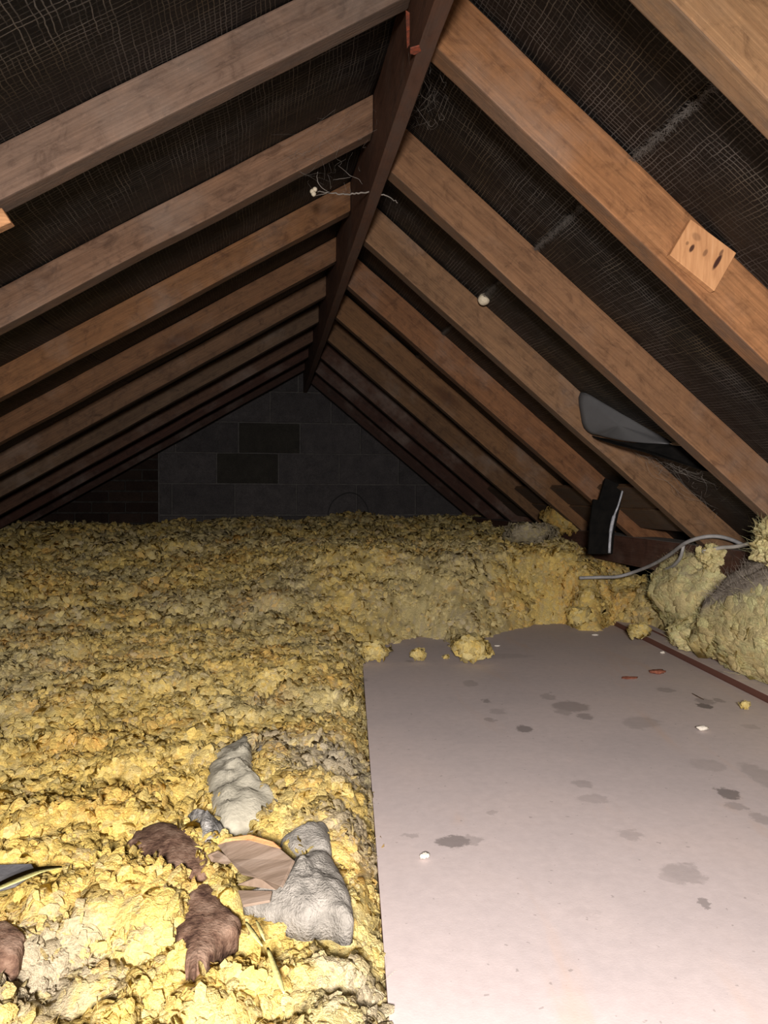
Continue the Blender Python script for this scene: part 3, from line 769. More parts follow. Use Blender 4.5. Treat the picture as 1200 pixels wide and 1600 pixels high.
tuft('yellow wool tuft lying across the brown panel edge', 1000, 1000, 46, z0=-0.483, seed=6, n=18)
tuft('tiny yellow wool scrap near the right edge of the panel', 1164, 1110, 22, seed=7, n=7)
tuft('tiny wool crumb on the panel left of the wool tuft', 697, 1030, 12, seed=8, n=5)

# ------------------------------------------------------------------ timber scraps on the rafters
def slab(name, outline, normal, thick, mat, parent=None, bevel=0.0012):
    """flat piece with the given world outline, extruded along normal"""
    c = np.mean(outline, 0); bm = bmesh.new(); nrm = np.asarray(normal, float); nrm /= np.linalg.norm(nrm)
    a = [bm.verts.new(Vector(p - c)) for p in outline]; b = [bm.verts.new(Vector(p - c + nrm * thick)) for p in outline]
    n = len(a); bm.faces.new(a); bm.faces.new(b[::-1])
    for k in range(n): bm.faces.new((a[k], b[k], b[(k + 1) % n], a[(k + 1) % n]))
    bmesh.ops.recalc_face_normals(bm, faces=bm.faces)
    if bevel: bmesh.ops.bevel(bm, geom=list(bm.edges), offset=bevel, segments=1, affect='EDGES')
    o = obj(name, bm_mesh(name, bm, mat), parent, tuple(c)); return o
def mat_knotblock():
    t = NT('knotted_block_timber', 0.7, 0.25); c = t.coord()
    g2 = t.noise(t.scale(c, (60, 1, 9)), 1.6, 4, 0.6, 0.5)
    col = t.ramp(g2, [(0.3, (0.36, 0.17, 0.075)), (0.6, (0.50, 0.26, 0.12)), (0.8, (0.56, 0.31, 0.16))])
    acc = None
    for (x, z, rx, rz, st) in KN:
        dv = t.scale(t.vmath('SUBTRACT', t.vmath('ADD', c, t.scale(t.vmath('SUBTRACT', t.noise(c, 120, 3, 0.6, 0, 'Color'), (0.5, 0.5, 0.5)), (0.008, 0, 0.008))), (x, 0, z)), (1 / rx, 0, 1 / rz))
        rt = t.n('ShaderNodeVectorRotate', rotation_type='Y_AXIS'); t.l(t.vmath('SUBTRACT', c, (x, 0, z)), rt.inputs[0]); rt.inputs['Angle'].default_value = -0.55
        dv = t.scale(rt.outputs[0], (1 / rx, 0, 1 / rz))
        mk = t.math('MULTIPLY', t.map(t.vmath('LENGTH', dv), 0.6, 1.15, 1, 0), st); acc = mk if acc is None else t.math('MAXIMUM', acc, mk)
    t.bump(g2, 0.3, 0.001)
    return t.done(t.mix(acc, col, (0.045, 0.016, 0.01)))
blk_px = [(1080, 342), (1151, 395), (1117, 455), (1047, 398)]
yb = Y1 - 0.0155
pts = [on_y(u, v, yb) for u, v in blk_px]; cb = np.mean(pts, 0)
def kpx(u, v): p = on_y(u, v, yb) - cb; return p[0], p[2]
KN = [(*kpx(1081, 388), 0.004, 0.0085, 0.95), (*kpx(1121, 409), 0.0045, 0.018, 1.0), (*kpx(1102, 395), 0.004, 0.008, 0.5), (*kpx(1088, 370), 0.010, 0.007, 0.35), (*kpx(1127, 395), 0.003, 0.008, 0.7), (*kpx(1074, 380), 0.003, 0.004, 0.5)]
o = slab('wood_block', pts, (0, 1, 0), 0.015, mat_knotblock())
tag(o, 'small square wood offcut with dark knots nailed to the right rafter', 'wood block')
# lighter splice board on the foot of the nearest left rafter
px = [(17, 347), (2, 324), (-160, 400), (-150, 425)]
pts = [on_y(u, v, Y1 - 0.022) for u, v in px]
o = slab('splice_board', pts, (0, 1, 0), 0.020, M_RAFTER); o.color = (0.55, 0.29, 0.14, 1)
tag(o, 'end of a pale orange splice board at the left picture edge', 'splice board')
# chalk marks on the ridge board
M_CHALK = mat_plain('red_chalk', [(0.35, (0.14, 0.06, 0.045)), (0.65, (0.34, 0.085, 0.045))], 90, 0.9, 0.1)
def chalk(px, y0):
    pts = []
    for u, v in px:
        r = ray(u, v); q_ = r * ((0.7085) / r[2]); pts.append(np.array([q_[0], q_[1], ZC + 0.7085]))
    o = slab('chalk_mark', pts, (0, 0, 1), 0.002, M_CHALK, None, 0.0)
    o.parent = ridge; o.matrix_parent_inverse = ridge.matrix_world.inverted(); o['label'] = 'red chalk mark'
bpy.context.view_layer.update()
chalk([(641, 76), (655, 72), (658, 80), (648, 86), (641, 84)], 0)
chalk([(634, 18), (640, 22), (640, 70), (636, 76)], 0)

# ------------------------------------------------------------------ domed scraps and sheets
def resample(P, n=48):
    P = np.asarray(P, float); Q = []
    m = len(P)
    for i in range(m):
        p0, p1, p2, p3 = P[i - 1], P[i], P[(i + 1) % m], P[(i + 2) % m]
        for k in range(6):
            t_ = k / 6
            Q.append(0.5 * (2 * p1 + (p2 - p0) * t_ + (2 * p0 - 5 * p1 + 4 * p2 - p3) * t_ ** 2 + (3 * p1 - p0 - 3 * p2 + p3) * t_ ** 3))
    Q = np.array(Q); L = np.r_[0, np.cumsum(np.linalg.norm(np.roll(Q, -1, 0) - Q, axis=1))]
    tt = np.linspace(0, L[-1], n, endpoint=False); Qc = np.vstack([Q, Q[:1]])
    return np.stack([np.interp(tt, L, Qc[:, a]) for a in range(Q.shape[1])], -1)
def dome(name, px, z, h, mat, rough=0.006, freq=30, seed=0, power=0.5, rings=18, n=72, ragged=0.0, depth=0.025, parent=None, tilt=(0, 0)):
    """mound or scrap whose footprint lies at height z; h is its rise in the middle"""
    O = np.array([on_z(180 + cx / 2.857, 1130 + cy / 2.857, z)[:2] for cx, cy in px])
    O = resample(O, n); c = O.mean(0)
    if ragged:
        O = c + (O - c) * (1 + ragged * fbm(xyz(O[:, 0] * 160, O[:, 1] * 160, seed), 2, seed))[:, None]
    ts = np.linspace(1, 0, rings + 1)[:-1]
    V = []; 
    for t_ in ts:
        xy = c + (O - c) * t_
        zz = h * (1 - t_ ** 2) ** power
        nz = rough * fbm(xyz(xy[:, 0] * freq, xy[:, 1] * freq, seed * 3.1), 4, seed) * (0.4 + 0.6 * (1 - t_))
        zt = tilt[0] * (xy[:, 0] - c[0]) + tilt[1] * (xy[:, 1] - c[1])
        V.append(np.stack([xy[:, 0] - c[0], xy[:, 1] - c[1], zz + nz + zt], -1))
    low = V[0].copy(); low[:, 2] -= depth; low[:, :2] *= 0.97
    V = [low] + V
    Fq = []
    for k in range(len(V) - 1):
        for i in range(n):
            j = (i + 1) % n; Fq.append((k * n + i, k * n + j, (k + 1) * n + j, (k + 1) * n + i))
    A = np.concatenate(V); top = len(A); A = np.vstack([A, [[0, 0, h + rough * 0.3]]])
    for i in range(n): Fq.append(((len(V) - 1) * n + i, (len(V) - 1) * n + (i + 1) % n, top))
    Fq.append(tuple(range(n))[::-1])
    o = obj(name, raw_mesh(name, A, Fq, mat), parent, (c[0], c[1], ZC + z)); return o
M_BARK = mat_plain('rotten_brown_fibre', [(0.36, (0.05, 0.026, 0.02)), (0.5, (0.15, 0.088, 0.06)), (0.66, (0.27, 0.18, 0.13))], 55, 0.95, 0.1, 0.6, 0.003, detail=8)
M_CREAM = mat_plain('cream_felted_wool', [(0.3, (0.28, 0.26, 0.205)), (0.6, (0.43, 0.40, 0.315))], 26, 1.0, 0.05, 0.6, 0.003, (1, 1, 1), 8)
M_GREYW = mat_plain('grey_felted_wool', [(0.3, (0.16, 0.148, 0.13)), (0.55, (0.275, 0.255, 0.225)), (0.75, (0.34, 0.315, 0.28))], 60, 1.0, 0.05, 0.8, 0.004, detail=8)
M_SOOT = mat_plain('sooty_wool', [(0.35, (0.05, 0.048, 0.046)), (0.65, (0.45, 0.43, 0.40))], 70, 1.0, 0.05, 0.9, 0.005, detail=6)
M_CARD = mat_plain('brown_cardboard', [(0.3, (0.13, 0.09, 0.062)), (0.5, (0.23, 0.168, 0.125)), (0.72, (0.31, 0.24, 0.19))], 9, 0.85, 0.15, 0.25, 0.002, (1, 6, 1))
M_CARDEDGE = mat_plain('orange_card_edge', [(0.3, (0.65, 0.27, 0.10)), (0.7, (0.75, 0.38, 0.18))], 30, 0.85, 0.15)
M_SLATE = mat_plain('dark_slate', [(0.3, (0.10, 0.10, 0.11)), (0.7, (0.15, 0.145, 0.145))], 25, 0.7, 0.3, 0.3)
M_STRAW = mat_plain('dry_straw', [(0.3, (0.55, 0.50, 0.16)), (0.7, (0.72, 0.66, 0.30))], 40, 0.5, 0.4, 0.3, 0.002, (1, 6, 1))

ZD = -0.462
tag(dome('bark_scrap', [(60, 530), (120, 480), (220, 455), (320, 490), (385, 560), (420, 630), (405, 700), (330, 705), (270, 700), (230, 650), (170, 640), (110, 600)], ZD + 0.004, 0.012, M_BARK, 0.006, 18, 3, 0.35, ragged=0.10),
    'brown fibrous scrap with upper end beside the cream wad', 'wood scrap', 'brown rotten scraps in the wool')
tag(dome('bark_scrap', [(285, 820), (330, 770), (400, 715), (455, 760), (490, 830), (560, 890), (545, 930), (470, 990), (420, 1060), (370, 1120), (345, 1175), (315, 1090), (310, 1010), (270, 980), (275, 890)], ZD + 0.004, 0.012, M_BARK, 0.006, 18, 7, 0.35, ragged=0.12),
    'brown tapering scrap pointing down toward the camera', 'wood scrap', 'brown rotten scraps in the wool')
tag(dome('bark_scrap', [(-640, 930), (-560, 905), (-470, 905), (-405, 960), (-415, 1030), (-470, 1075), (-640, 1080)], ZD + 0.004, 0.014, M_BARK, 0.006, 18, 9, 0.4, ragged=0.10),
    'reddish brown scrap cut by the left picture edge', 'wood scrap', 'brown rotten scraps in the wool')
tag(dome('wool_wad', [(410, 230), (450, 140), (530, 105), (590, 62), (612, 130), (622, 240), (645, 310), (720, 350), (735, 400), (640, 455), (500, 475), (440, 400), (418, 320)], ZD + 0.004, 0.028, M_CREAM, 0.020, 34, 12, 0.55, ragged=0.04),
    'upright cream felted wad with soft folds', 'wool wad', 'pale felted wads in the wool')
tag(dome('wool_wad', [(612, 100), (660, 90), (700, 115), (680, 170), (640, 200), (618, 170)], ZD, 0.022, M_GREYW, 0.008, 50, 14, 0.5),
    'small grey wad touching the top of the cream wad', 'wool wad', 'pale felted wads in the wool')
tag(dome('wool_wad', [(568, 812), (680, 765), (770, 700), (800, 620), (960, 615), (1030, 740), (1065, 860), (1040, 905), (940, 872), (850, 888), (740, 862)], ZD + 0.004, 0.026, M_GREYW, 0.020, 34, 15, 0.6, ragged=0.03),
    'large pale grey wad tapering to a point, right of cardboard', 'wool wad', 'pale felted wads in the wool')
tag(dome('wool_wad', [(735, 545), (830, 515), (850, 488), (945, 488), (965, 560), (950, 610), (800, 618)], ZD, 0.026, M_GREYW, 0.009, 40, 17, 0.55),
    'flat pale grey wad behind the largest grey wad', 'wool wad', 'pale felted wads in the wool')
tag(dome('wool_wad', [(320, 430), (400, 455), (490, 490), (470, 560), (410, 575), (370, 530), (340, 480)], ZD, 0.026, M_SOOT, 0.012, 60, 18, 0.55, ragged=0.08),
    'small sooty wad between brown scrap and cardboard', 'wool wad', 'pale felted wads in the wool')
# folded piece of cardboard
cc = empty('folded_cardboard', tuple(on_z(180 + 620 / 2.857, 1130 + 640 / 2.857, ZD + 0.02)))
def cpt(cx, cy, z): return on_z(180 + cx / 2.857, 1130 + cy / 2.857, z + 0.014)
def panel(name, pts, thick, mat):
    pts = [np.asarray(p) for p in pts]; n_ = np.cross(pts[1] - pts[0], pts[-1] - pts[0]); 
    if n_[2] > 0: n_ = -n_
    o = slab(name, pts, n_, thick, mat, None, 0.0004)
    o.parent = cc; o.matrix_parent_inverse = Matrix.Translation(-Vector(cc.location)); return o
panel('top_flap', [cpt(455, 545, -0.440), cpt(490, 517, -0.432), cpt(600, 500, -0.424), cpt(700, 530, -0.422), cpt(795, 610, -0.424), cpt(740, 728, -0.432), cpt(640, 690, -0.436), cpt(560, 672, -0.438), cpt(505, 605, -0.440)], 0.0035, M_CARD)
panel('orange_edge', [cpt(458, 542, -0.4385), cpt(492, 514, -0.430), cpt(600, 497, -0.422), cpt(702, 528, -0.420), cpt(740, 560, -0.4205), cpt(690, 548, -0.4215), cpt(590, 520, -0.4235), cpt(520, 525, -0.430)], 0.002, M_CARDEDGE)
panel('lower_flap', [cpt(545, 722, -0.452), cpt(640, 685, -0.440), cpt(740, 725, -0.436), cpt(720, 745, -0.452)], 0.0035, M_CARD)
panel('lower_flap', [cpt(548, 745, -0.454), cpt(700, 748, -0.450), cpt(690, 790, -0.452), cpt(570, 812, -0.456)], 0.003, M_CARD)
panel('side_flap', [cpt(412, 590, -0.446), cpt(460, 570, -0.442), cpt(530, 618, -0.442), cpt(500, 632, -0.452), cpt(430, 620, -0.454)], 0.0035, M_CARD)
tag(cc, 'crumpled brown cardboard with orange edge between the wads', 'cardboard')
# slate scrap and dry leaf blade at the left edge
def px5(cx, cy): return (cx / 5 - 180) * 2.857, (1320 + cy / 5 - 1130) * 2.857
pts = [on_z(u, v, -0.438 + dz) for u, v, dz in [(-60, 1352, -.004), (50, 1349, .004), (55, 1358, .006), (24, 1379, 0.002), (-60, 1402, -.008)]]
o = slab('slate_scrap', pts, (0, 0, -1), 0.006, M_SLATE)
tag(o, 'dark grey slate scrap cut by the left picture edge', 'slate')
def blade(name, px, z, w, mat, lift=0.012):
    P = spline([on_z(u, v, z + dz) for u, v, dz in px], 6); n = len(P); V = []; Fq = []
    for i, p in enumerate(P):
        t_ = P[min(i + 1, n - 1)] - P[max(i - 1, 0)]; s_ = np.cross(t_, [0, 0, 1]); s_ /= np.linalg.norm(s_) + 1e-9
        k = math.sin(math.pi * (0.06 + 0.9 * i / (n - 1))) ** 0.6 * w
        V += [p - s_ * k, p + np.array([0, 0, -k * 0.35]), p + s_ * k, p + np.array([0, 0, -k * 0.35 - 0.0006])]
    for i in range(n - 1):
        for k in range(4): Fq.append((i * 4 + k, i * 4 + (k + 1) % 4, i * 4 + 4 + (k + 1) % 4, i * 4 + 4 + k))
    Fq += [(3, 2, 1, 0), tuple((n - 1) * 4 + k for k in range(4))]
    c = np.mean(V, 0); return obj(name, raw_mesh(name, np.array(V) - c, Fq, mat), None, tuple(c))
tag(blade('leaf_blade', [(-40, 1404, 0), (0, 1384, .006), (35, 1369, .008), (66, 1358, .006), (98, 1354, 0)], -0.424, 0.0095, M_STRAW), 'yellow green dry blade lying over the slate scrap', 'leaf blade')
tag(blade('straw', [(384, 1440, 0), (396, 1458, .004), (410, 1478, 0)], -0.436, 0.0026, M_STRAW), 'short straw just below the cardboard', 'straw', 'straws in the wool')
tag(blade('straw', [(400, 1437, 0), (408, 1455, .004), (414, 1470, 0)], -0.436, 0.0018, M_STRAW), 'thinnest straw lying next to the short straw', 'straw', 'straws in the wool')
tag(blade('straw', [(418, 1480, 0), (432, 1520, .004), (444, 1552, 0)], -0.436, 0.0030, M_STRAW), 'longest straw nearest the bottom picture edge', 'straw', 'straws in the wool')

# ------------------------------------------------------------------ scraps on the panel
def crumb(name, label, u, v, wpx, hgt, mat, cat, seed, group=None, stretch=1.0, z0=-0.5):
    p = on_z(u, v, z0); half = wpx / 2 / F * p[1]
    V0, F0 = ICO[2]
    rad = 1 + 0.55 * fbm(V0 * 1.6 + seed * 5.7, 3, seed) + 0.2 * vnoise(V0 * 5 + seed, seed)
    B = V0 * rad[:, None] * np.array([half, half * stretch, hgt / 2]); B[:, 2] -= B[:, 2].min()
    o = obj(name, raw_mesh(name, B, F0, mat), None, tuple(p + np.array([0, 0, 0.0003]))); tag(o, label, cat, group); return o
M_RUST = mat_plain('rusty_crumb', [(0.3, (0.14, 0.045, 0.03)), (0.7, (0.34, 0.13, 0.08))], 90, 0.9, 0.1, 0.8)
M_PALE = mat_plain('pale_chip', [(0.3, (0.55, 0.50, 0.44)), (0.7, (0.74, 0.69, 0.6))], 60, 0.9, 0.1, 0.5)
crumb('rust_crumb', 'red brown crumb on the panel, right one of the pair', 1027, 1053, 26, 0.010, M_RUST, 'crumb', 3, 'red crumbs on the panel', 0.6)
crumb('rust_crumb', 'thin red brown shavings left of the red crumb', 984, 1061, 24, 0.006, M_RUST, 'crumb', 5, 'red crumbs on the panel', 0.5)
crumb('pale_chip', 'curled pale chip on the panel near the right edge', 1097, 1142, 22, 0.010, M_PALE, 'chip', 7, 'pale chips on the panel', 0.5)
crumb('pale_chip', 'lone white pebble chip near the panel left edge', 663, 1343, 14, 0.008, M_PALE, 'chip', 9, 'pale chips on the panel', 0.8)
crumb('pale_chip', 'small white chip at the far end of the panel', 930, 993, 12, 0.006, M_PALE, 'chip', 11, 'pale chips on the panel', 0.8)
crumb('pale_chip', 'white chip lying against the brown panel edge', 1035, 1022, 8, 0.008, M_PALE, 'chip', 12, 'pale chips on the panel', 0.8)
crumb('pale_chip', 'tiny white speck chip right of the far yellow tuft', 777, 1010, 10, 0.004, M_PALE, 'chip', 13, 'pale chips on the panel', 0.5)
tag(blade('wood_splinter', [(1081, 1083, 0), (1090, 1088, .002), (1100, 1093, 0)], -0.496, 0.002, M_BARK), 'thin dark splinter on the panel by the dark spots', 'splinter')

# ------------------------------------------------------------------ folded batt at the right
def wool_body(c, h, ex, seed, n=60, amp=0.03):
    V0, F0 = ICO[4]
    S = np.sign(V0) * np.abs(V0) ** ex; S = S / np.max(np.abs(S), 1)[:, None] ** 0.0
    B = S * np.array(h)
    nn = fbm(V0 * 2.2 + seed, 4, seed); n2 = vnoise(V0 * 9 + seed, seed + 2)
    B = B + V0 * (amp * nn + amp * 0.35 * n2)[:, None]
    P = B + np.array(c); return P, F0, V0
def clamp_roof(P, m=0.006):
    lim = ZR0 - (P[:, 0] - XR0) * TR - m
    P[:, 2] = np.minimum(P[:, 2], lim - 0.25 * np.clip(P[:, 2] - lim, 0, 0.02)); return P
def batt_color(P, n, pale=0.0):
    a = fbm(P * 10.0, 3, 5); b = fbm(P * 5.0, 2, 15)
    w = np.zeros((n, 6)); w[:, 0] = 0.3 + 2.6 * np.clip(a * 2.4, 0, 1) * (1 - pale); w[:, 1] = 1.0; w[:, 2] = 0.04 + 0.9 * np.clip(b * a * 7, 0, 1) * (1 - pale); w[:, 3] = 0.2 + 0.6 * np.clip(-b * 2, 0, 1); w[:, 5] = 2.4
    w /= w.sum(1)[:, None]
    c_ = w @ PALETTE; c_ = c_ * 0.68 + np.array((0.94, 0.86, 0.62)) * 0.32
    return np.clip(c_ * rng.uniform(0.92, 1.08, (n, 1)) * 1.10, 0, 0.95)
GREYB = np.array((0.50, 0.445, 0.39))
batt = empty('insulation_batt', (1.38, 1.85, ZC - 0.483))
def batt_part(name, c, h, ex, seed, amp, nfl, nfib, sizes, flen, label=None, dust=None, shape=None, pale=0.0):
    P, F0, V0 = wool_body(c, h, ex, seed, amp=amp)
    if shape is not None: P = shape(P, V0)
    P = clamp_roof(P); P[:, 2] = np.maximum(P[:, 2], -0.4795)
    N0 = vert_normals(P, F0); N0 *= np.sign((N0 * V0).sum(1) + 1e-9)[:, None]
    dz = dust(P, V0, N0) if dust is not None else np.zeros(len(P))
    col = batt_color(P, len(P), pale); col = col * (1 - dz[:, None]) + GREYB * dz[:, None]
    bt = [(P, F0, col, N0)]
    fa, fb, fc = P[F0[:, 0]], P[F0[:, 1]], P[F0[:, 2]]
    ar = np.linalg.norm(np.cross(fb - fa, fc - fa), axis=1) * (fa[:, 0] < c[0] + 0.75 * h[0])
    def pick(n):
        k = rng.choice(len(F0), n, p=ar / ar.sum()); w = rng.dirichlet((1, 1, 1), n)
        Q = fa[k] * w[:, :1] + fb[k] * w[:, 1:2] + fc[k] * w[:, 2:]; return Q, N0[F0[k, 0]], dz[F0[k, 0]]
    Q, Nq, g_ = pick(nfl); ok = (g_ < 0.45) & (Q[:, 2] > -0.472); Q, Nq = Q[ok], Nq[ok]
    sz = sizes[0] + (sizes[1] - sizes[0]) * rng.random(len(Q)) ** 1.6
    bt.append(petal_batch(Q + Nq * (sz * rng.uniform(-0.2, 0.25, len(Q)))[:, None], Nq, sz, batt_color(Q, len(Q), pale), 8, 2, 0.22))
    Q, Nq, g_ = pick(nfib); cf = batt_color(Q, nfib, 0.5); cf = cf * (1 - g_[:, None]) + (GREYB * 1.15) * g_[:, None]
    fb_ = fibre_batch(Q, flen * rng.uniform(0.4, 1.3, nfib), np.full(nfib, 0.00042), np.clip(cf * 1.1, 0, 0.95), 1.0)
    bt.append(fb_)
    V, Fc, C, Nn_ = join(bt); V = V + np.array([0, 0, ZC]); V[:, 2] = np.maximum(V[:, 2], ZC - 0.4825)
    o = obj(name, raw_mesh(name, V, Fc, M_WOOL, True, C, Nn_), batt); keep(o, batt)
    if label: o['label'] = label
    return o
def front_shape(P, V0):
    zn = (P[:, 2] + 0.32) / 0.16
    ztop = np.interp(P[:, 1], [1.25, 1.70, 2.00, 2.2], [-0.03, -0.085, -0.235, -0.30])
    P[:, 2] = -0.483 + (zn + 1) / 2 * (ztop + 0.483) * 1.0
    P[:, 0] += 0.02 * np.clip(zn, -1, 1.2)
    return P
def front_dust(P, V0, N0):
    zl = np.interp(P[:, 1], [1.5, 1.7, 1.8, 1.9, 2.0, 2.1], [-0.165, -0.215, -0.255, -0.290, -0.322, -0.345])
    return sstep(-0.008, 0.010, P[:, 2] - zl + 0.010 * fbm(P * 22, 3, 4))
def rear_dust(P, V0, N0): return 0.45 * sstep(0.35, 0.9, N0[:, 2] + 0.3 * fbm(P * 9, 3, 6)) * sstep(-0.36, -0.28, P[:, 2])
batt_part('front_fold', (1.405, 1.66, -0.32), (0.185, 0.50, 0.16), 0.45, 3, 0.034, 2600, 12000, (0.012, 0.034), 0.034, None, front_dust, front_shape)
batt_part('rear_fold', (1.50, 2.34, -0.335), (0.215, 0.24, 0.150), 0.85, 6, 0.030, 1500, 5000, (0.010, 0.028), 0.030, 'paler fold behind', rear_dust, None, 0.8)
batt_part('torn_top', (1.285, 1.74, -0.125), (0.085, 0.10, 0.060), 0.95, 8, 0.045, 500, 1300, (0.008, 0.020), 0.030, 'torn fluffy wool on top', None, None, 0.4)
batt_part('torn_end', (1.30, 2.20, -0.445), (0.065, 0.09, 0.045), 0.9, 12, 0.025, 350, 700, (0.008, 0.018), 0.020, 'loose torn end', None, None, 0.4)
batt_part('torn_tuft', (1.37, 2.20, -0.195), (0.045, 0.05, 0.035), 0.95, 17, 0.03, 260, 500, (0.006, 0.014), 0.018, 'upright torn tuft', None, None, 0.6)
tag(batt, 'thick folded yellow glass wool batt with a grey dusty band', 'insulation batt')

# ------------------------------------------------------------------ eaves: torn felt, grey sheet, black strip, cables
def sheet(name, px_y, bulge, thick, mat, parent=None, n=48, rings=7, seed=0, rough=0.004):
    """hanging sheet: outline points given as sight line and distance, bulging toward the room"""
    O = np.array([on_y(u, v, y) for u, v, y in px_y]); O = resample(O, n); c = O.mean(0)
    V = []
    for t_ in np.linspace(1, 0, rings + 1)[:-1]:
        P = c + (O - c) * t_; b = bulge * (1 - t_ ** 2)
        nz = rough * fbm(P * 14, 3, seed) * (1 - t_ * 0.4)
        P = P + np.array([-0.45, -0.75, -0.45])[None] * (b + nz)[:, None]; V.append(P - c)
    V.append(np.array([[-0.45 * bulge, -0.75 * bulge, -0.45 * bulge]])); A = np.concatenate(V); Fq = []
    for k in range(rings - 1):
        for i in range(n): j = (i + 1) % n; Fq.append((k * n + i, k * n + j, (k + 1) * n + j, (k + 1) * n + i))
    for i in range(n): Fq.append(((rings - 1) * n + i, (rings - 1) * n + (i + 1) % n, rings * n))
    o = obj(name, raw_mesh(name, A, Fq, mat), parent, tuple(c))
    md = o.modifiers.new('thickness', 'SOLIDIFY'); md.thickness = thick; md.offset = -1; return o
YR3 = Y1 + 2 * SP
o = sheet('plastic_sheet', [(907, 613, YR3 - .02), (950, 634, 2.18), (1000, 663, 2.10), (1049, 691, 2.02), (1032, 694, 2.03), (978, 689, 2.12), (939, 681, YR3 - .04), (925, 678, YR3 - .03), (914, 670, YR3 - .02), (909, 655, YR3 - .02)], 0.004, 0.0015, M_GREYSHEET, seed=4, rough=0.0006)
tag(o, 'smooth grey plastic sheet hanging below the felt beside a rafter', 'plastic sheet')
o = sheet('felt_flap', [(925, 681, YR3 - .035), (978, 691, 2.11), (1045, 695, 2.01), (1084, 699, 1.95), (1112, 728, 1.93), (1106, 737, 1.93), (1060, 723, 1.97), (1000, 705, 2.05), (950, 692, 2.15)], 0.010, 0.002, M_BLACK, seed=6)
tag(o, 'torn black felt flap drooping under the grey sheet', 'felt flap')
o = slab('wood_sliver', [on_y(u, v, y) for u, v, y in [(1046, 693, 2.0), (1060, 690, 1.98), (1083, 696, 1.94), (1080, 698, 1.94), (1055, 696, 1.98)]], (0, 1, 0), 0.004, M_RAFTER); o.color = (0.5, 0.38, 0.27, 1)
tag(o, 'short pale wood sliver at the tip of the grey sheet', 'wood sliver')
st = empty('felt_strip_stub', tuple(on_y(940, 858, 2.6)))
st.name = 'black_felt_post'
pts = [on_y(u, v, y) for u, v, y in [(946, 747, 2.60), (966, 756, 2.585), (974, 764, 2.58), (969, 792, 2.58), (961, 828, 2.58), (957, 866, 2.58), (919, 866, 2.60), (922, 816, 2.60), (927, 780, 2.605), (936, 781, 2.60)]]
o = slab('folded_felt', pts, (0.25, 1, 0), 0.022, M_BLACK); o.parent = st; o.matrix_parent_inverse = Matrix.Translation(-Vector(st.location))
Vt, Ft = tube(spline([on_y(u, v, 2.572) for u, v in [(973, 766), (966, 790), (959, 808), (955, 826), (953, 845), (952, 864)]], 4), [0.0035] * 8 + [0.0065] * 6 + [0.005] * 7, 8)
o = obj('foil_edge', raw_mesh('foil_edge', Vt, Ft, M_FOIL), st); o.matrix_parent_inverse = Matrix.Translation(-Vector(st.location)); o['label'] = 'shiny grey foil edge'
tag(st, 'upright black felt piece with a shiny grey edge', 'felt piece')
cpts = [(905, 903, 2.72), (937, 902, 2.70), (965, 901, 2.66), (990, 894, 2.62), (1020, 882, 2.50), (1047, 866, 2.38), (1070, 849, 2.27), (1095, 840, 2.22), (1120, 838, 2.20), (1142, 843, 2.19), (1160, 851, 2.18)]
Vt, Ft = tube(spline([on_y(*c) for c in cpts], 8), 0.0062, 10)
tag(obj('electric_cable', raw_mesh('electric_cable', Vt, Ft, M_CABLE)), 'grey cable arching from the wool to the timber plate', 'cable', 'cables at the right eaves')
cpts = [(1068, 852, 2.29), (1066, 862, 2.29), (1062, 873, 2.31), (1052, 884, 2.36), (1040, 890, 2.42)]
Vt, Ft = tube(spline([on_y(*c) for c in cpts], 8), 0.0055, 10)
tag(obj('electric_cable', raw_mesh('electric_cable', Vt, Ft, M_CABLE)), 'short grey cable dropping below the arching cable', 'cable', 'cables at the right eaves')
cpts = [(1098, 862, 2.2), (1125, 856, 2.15), (1150, 854, 2.08), (1180, 848, 2.0)]
Vt, Ft = tube(spline([on_y(*c) for c in cpts], 8), 0.006, 10)
tag(obj('electric_cable', raw_mesh('electric_cable', Vt, Ft, M_WHITECABLE)), 'pale cable lying behind the top of the batt', 'cable', 'cables at the right eaves')
# boards closing the eaves between rafters
bay = ['third and fourth', 'fourth and fifth', 'fifth and sixth', 'sixth and seventh']
for b in range(4):
    ya, ybb = Y1 + (2 + b) * SP + RW + 0.004, Y1 + (3 + b) * SP - 0.004
    for k, (s0, s1, nm) in enumerate(((1.285, 1.40, 'upper'), (1.405, 1.52, 'lower'))):
        bm = box_bm(ya, ybb, s0, s1, -0.052 - 0.004 * k, -0.034, 0.002, 8, 0.0015, 90 + b * 2 + k)
        o = obj('eaves_board', bm_mesh('eaves_board', bm, M_OLD))
        ox = Vector((RX1, 0, ZC + ZR0 - (RX1 - XR0) * TR + DR / math.cos(aR)))
        o.matrix_world = Matrix(((0, math.cos(aR), math.sin(aR), ox.x), (1, 0, 0, 0), (0, -math.sin(aR), math.cos(aR), ox.z), (0, 0, 0, 1)))
        o.color = (0.11, 0.062, 0.032, 1)
        tag(o, '%s brown eaves board between the %s full right rafters' % (nm, bay[b]), 'eaves board', 'boards closing the right eaves')

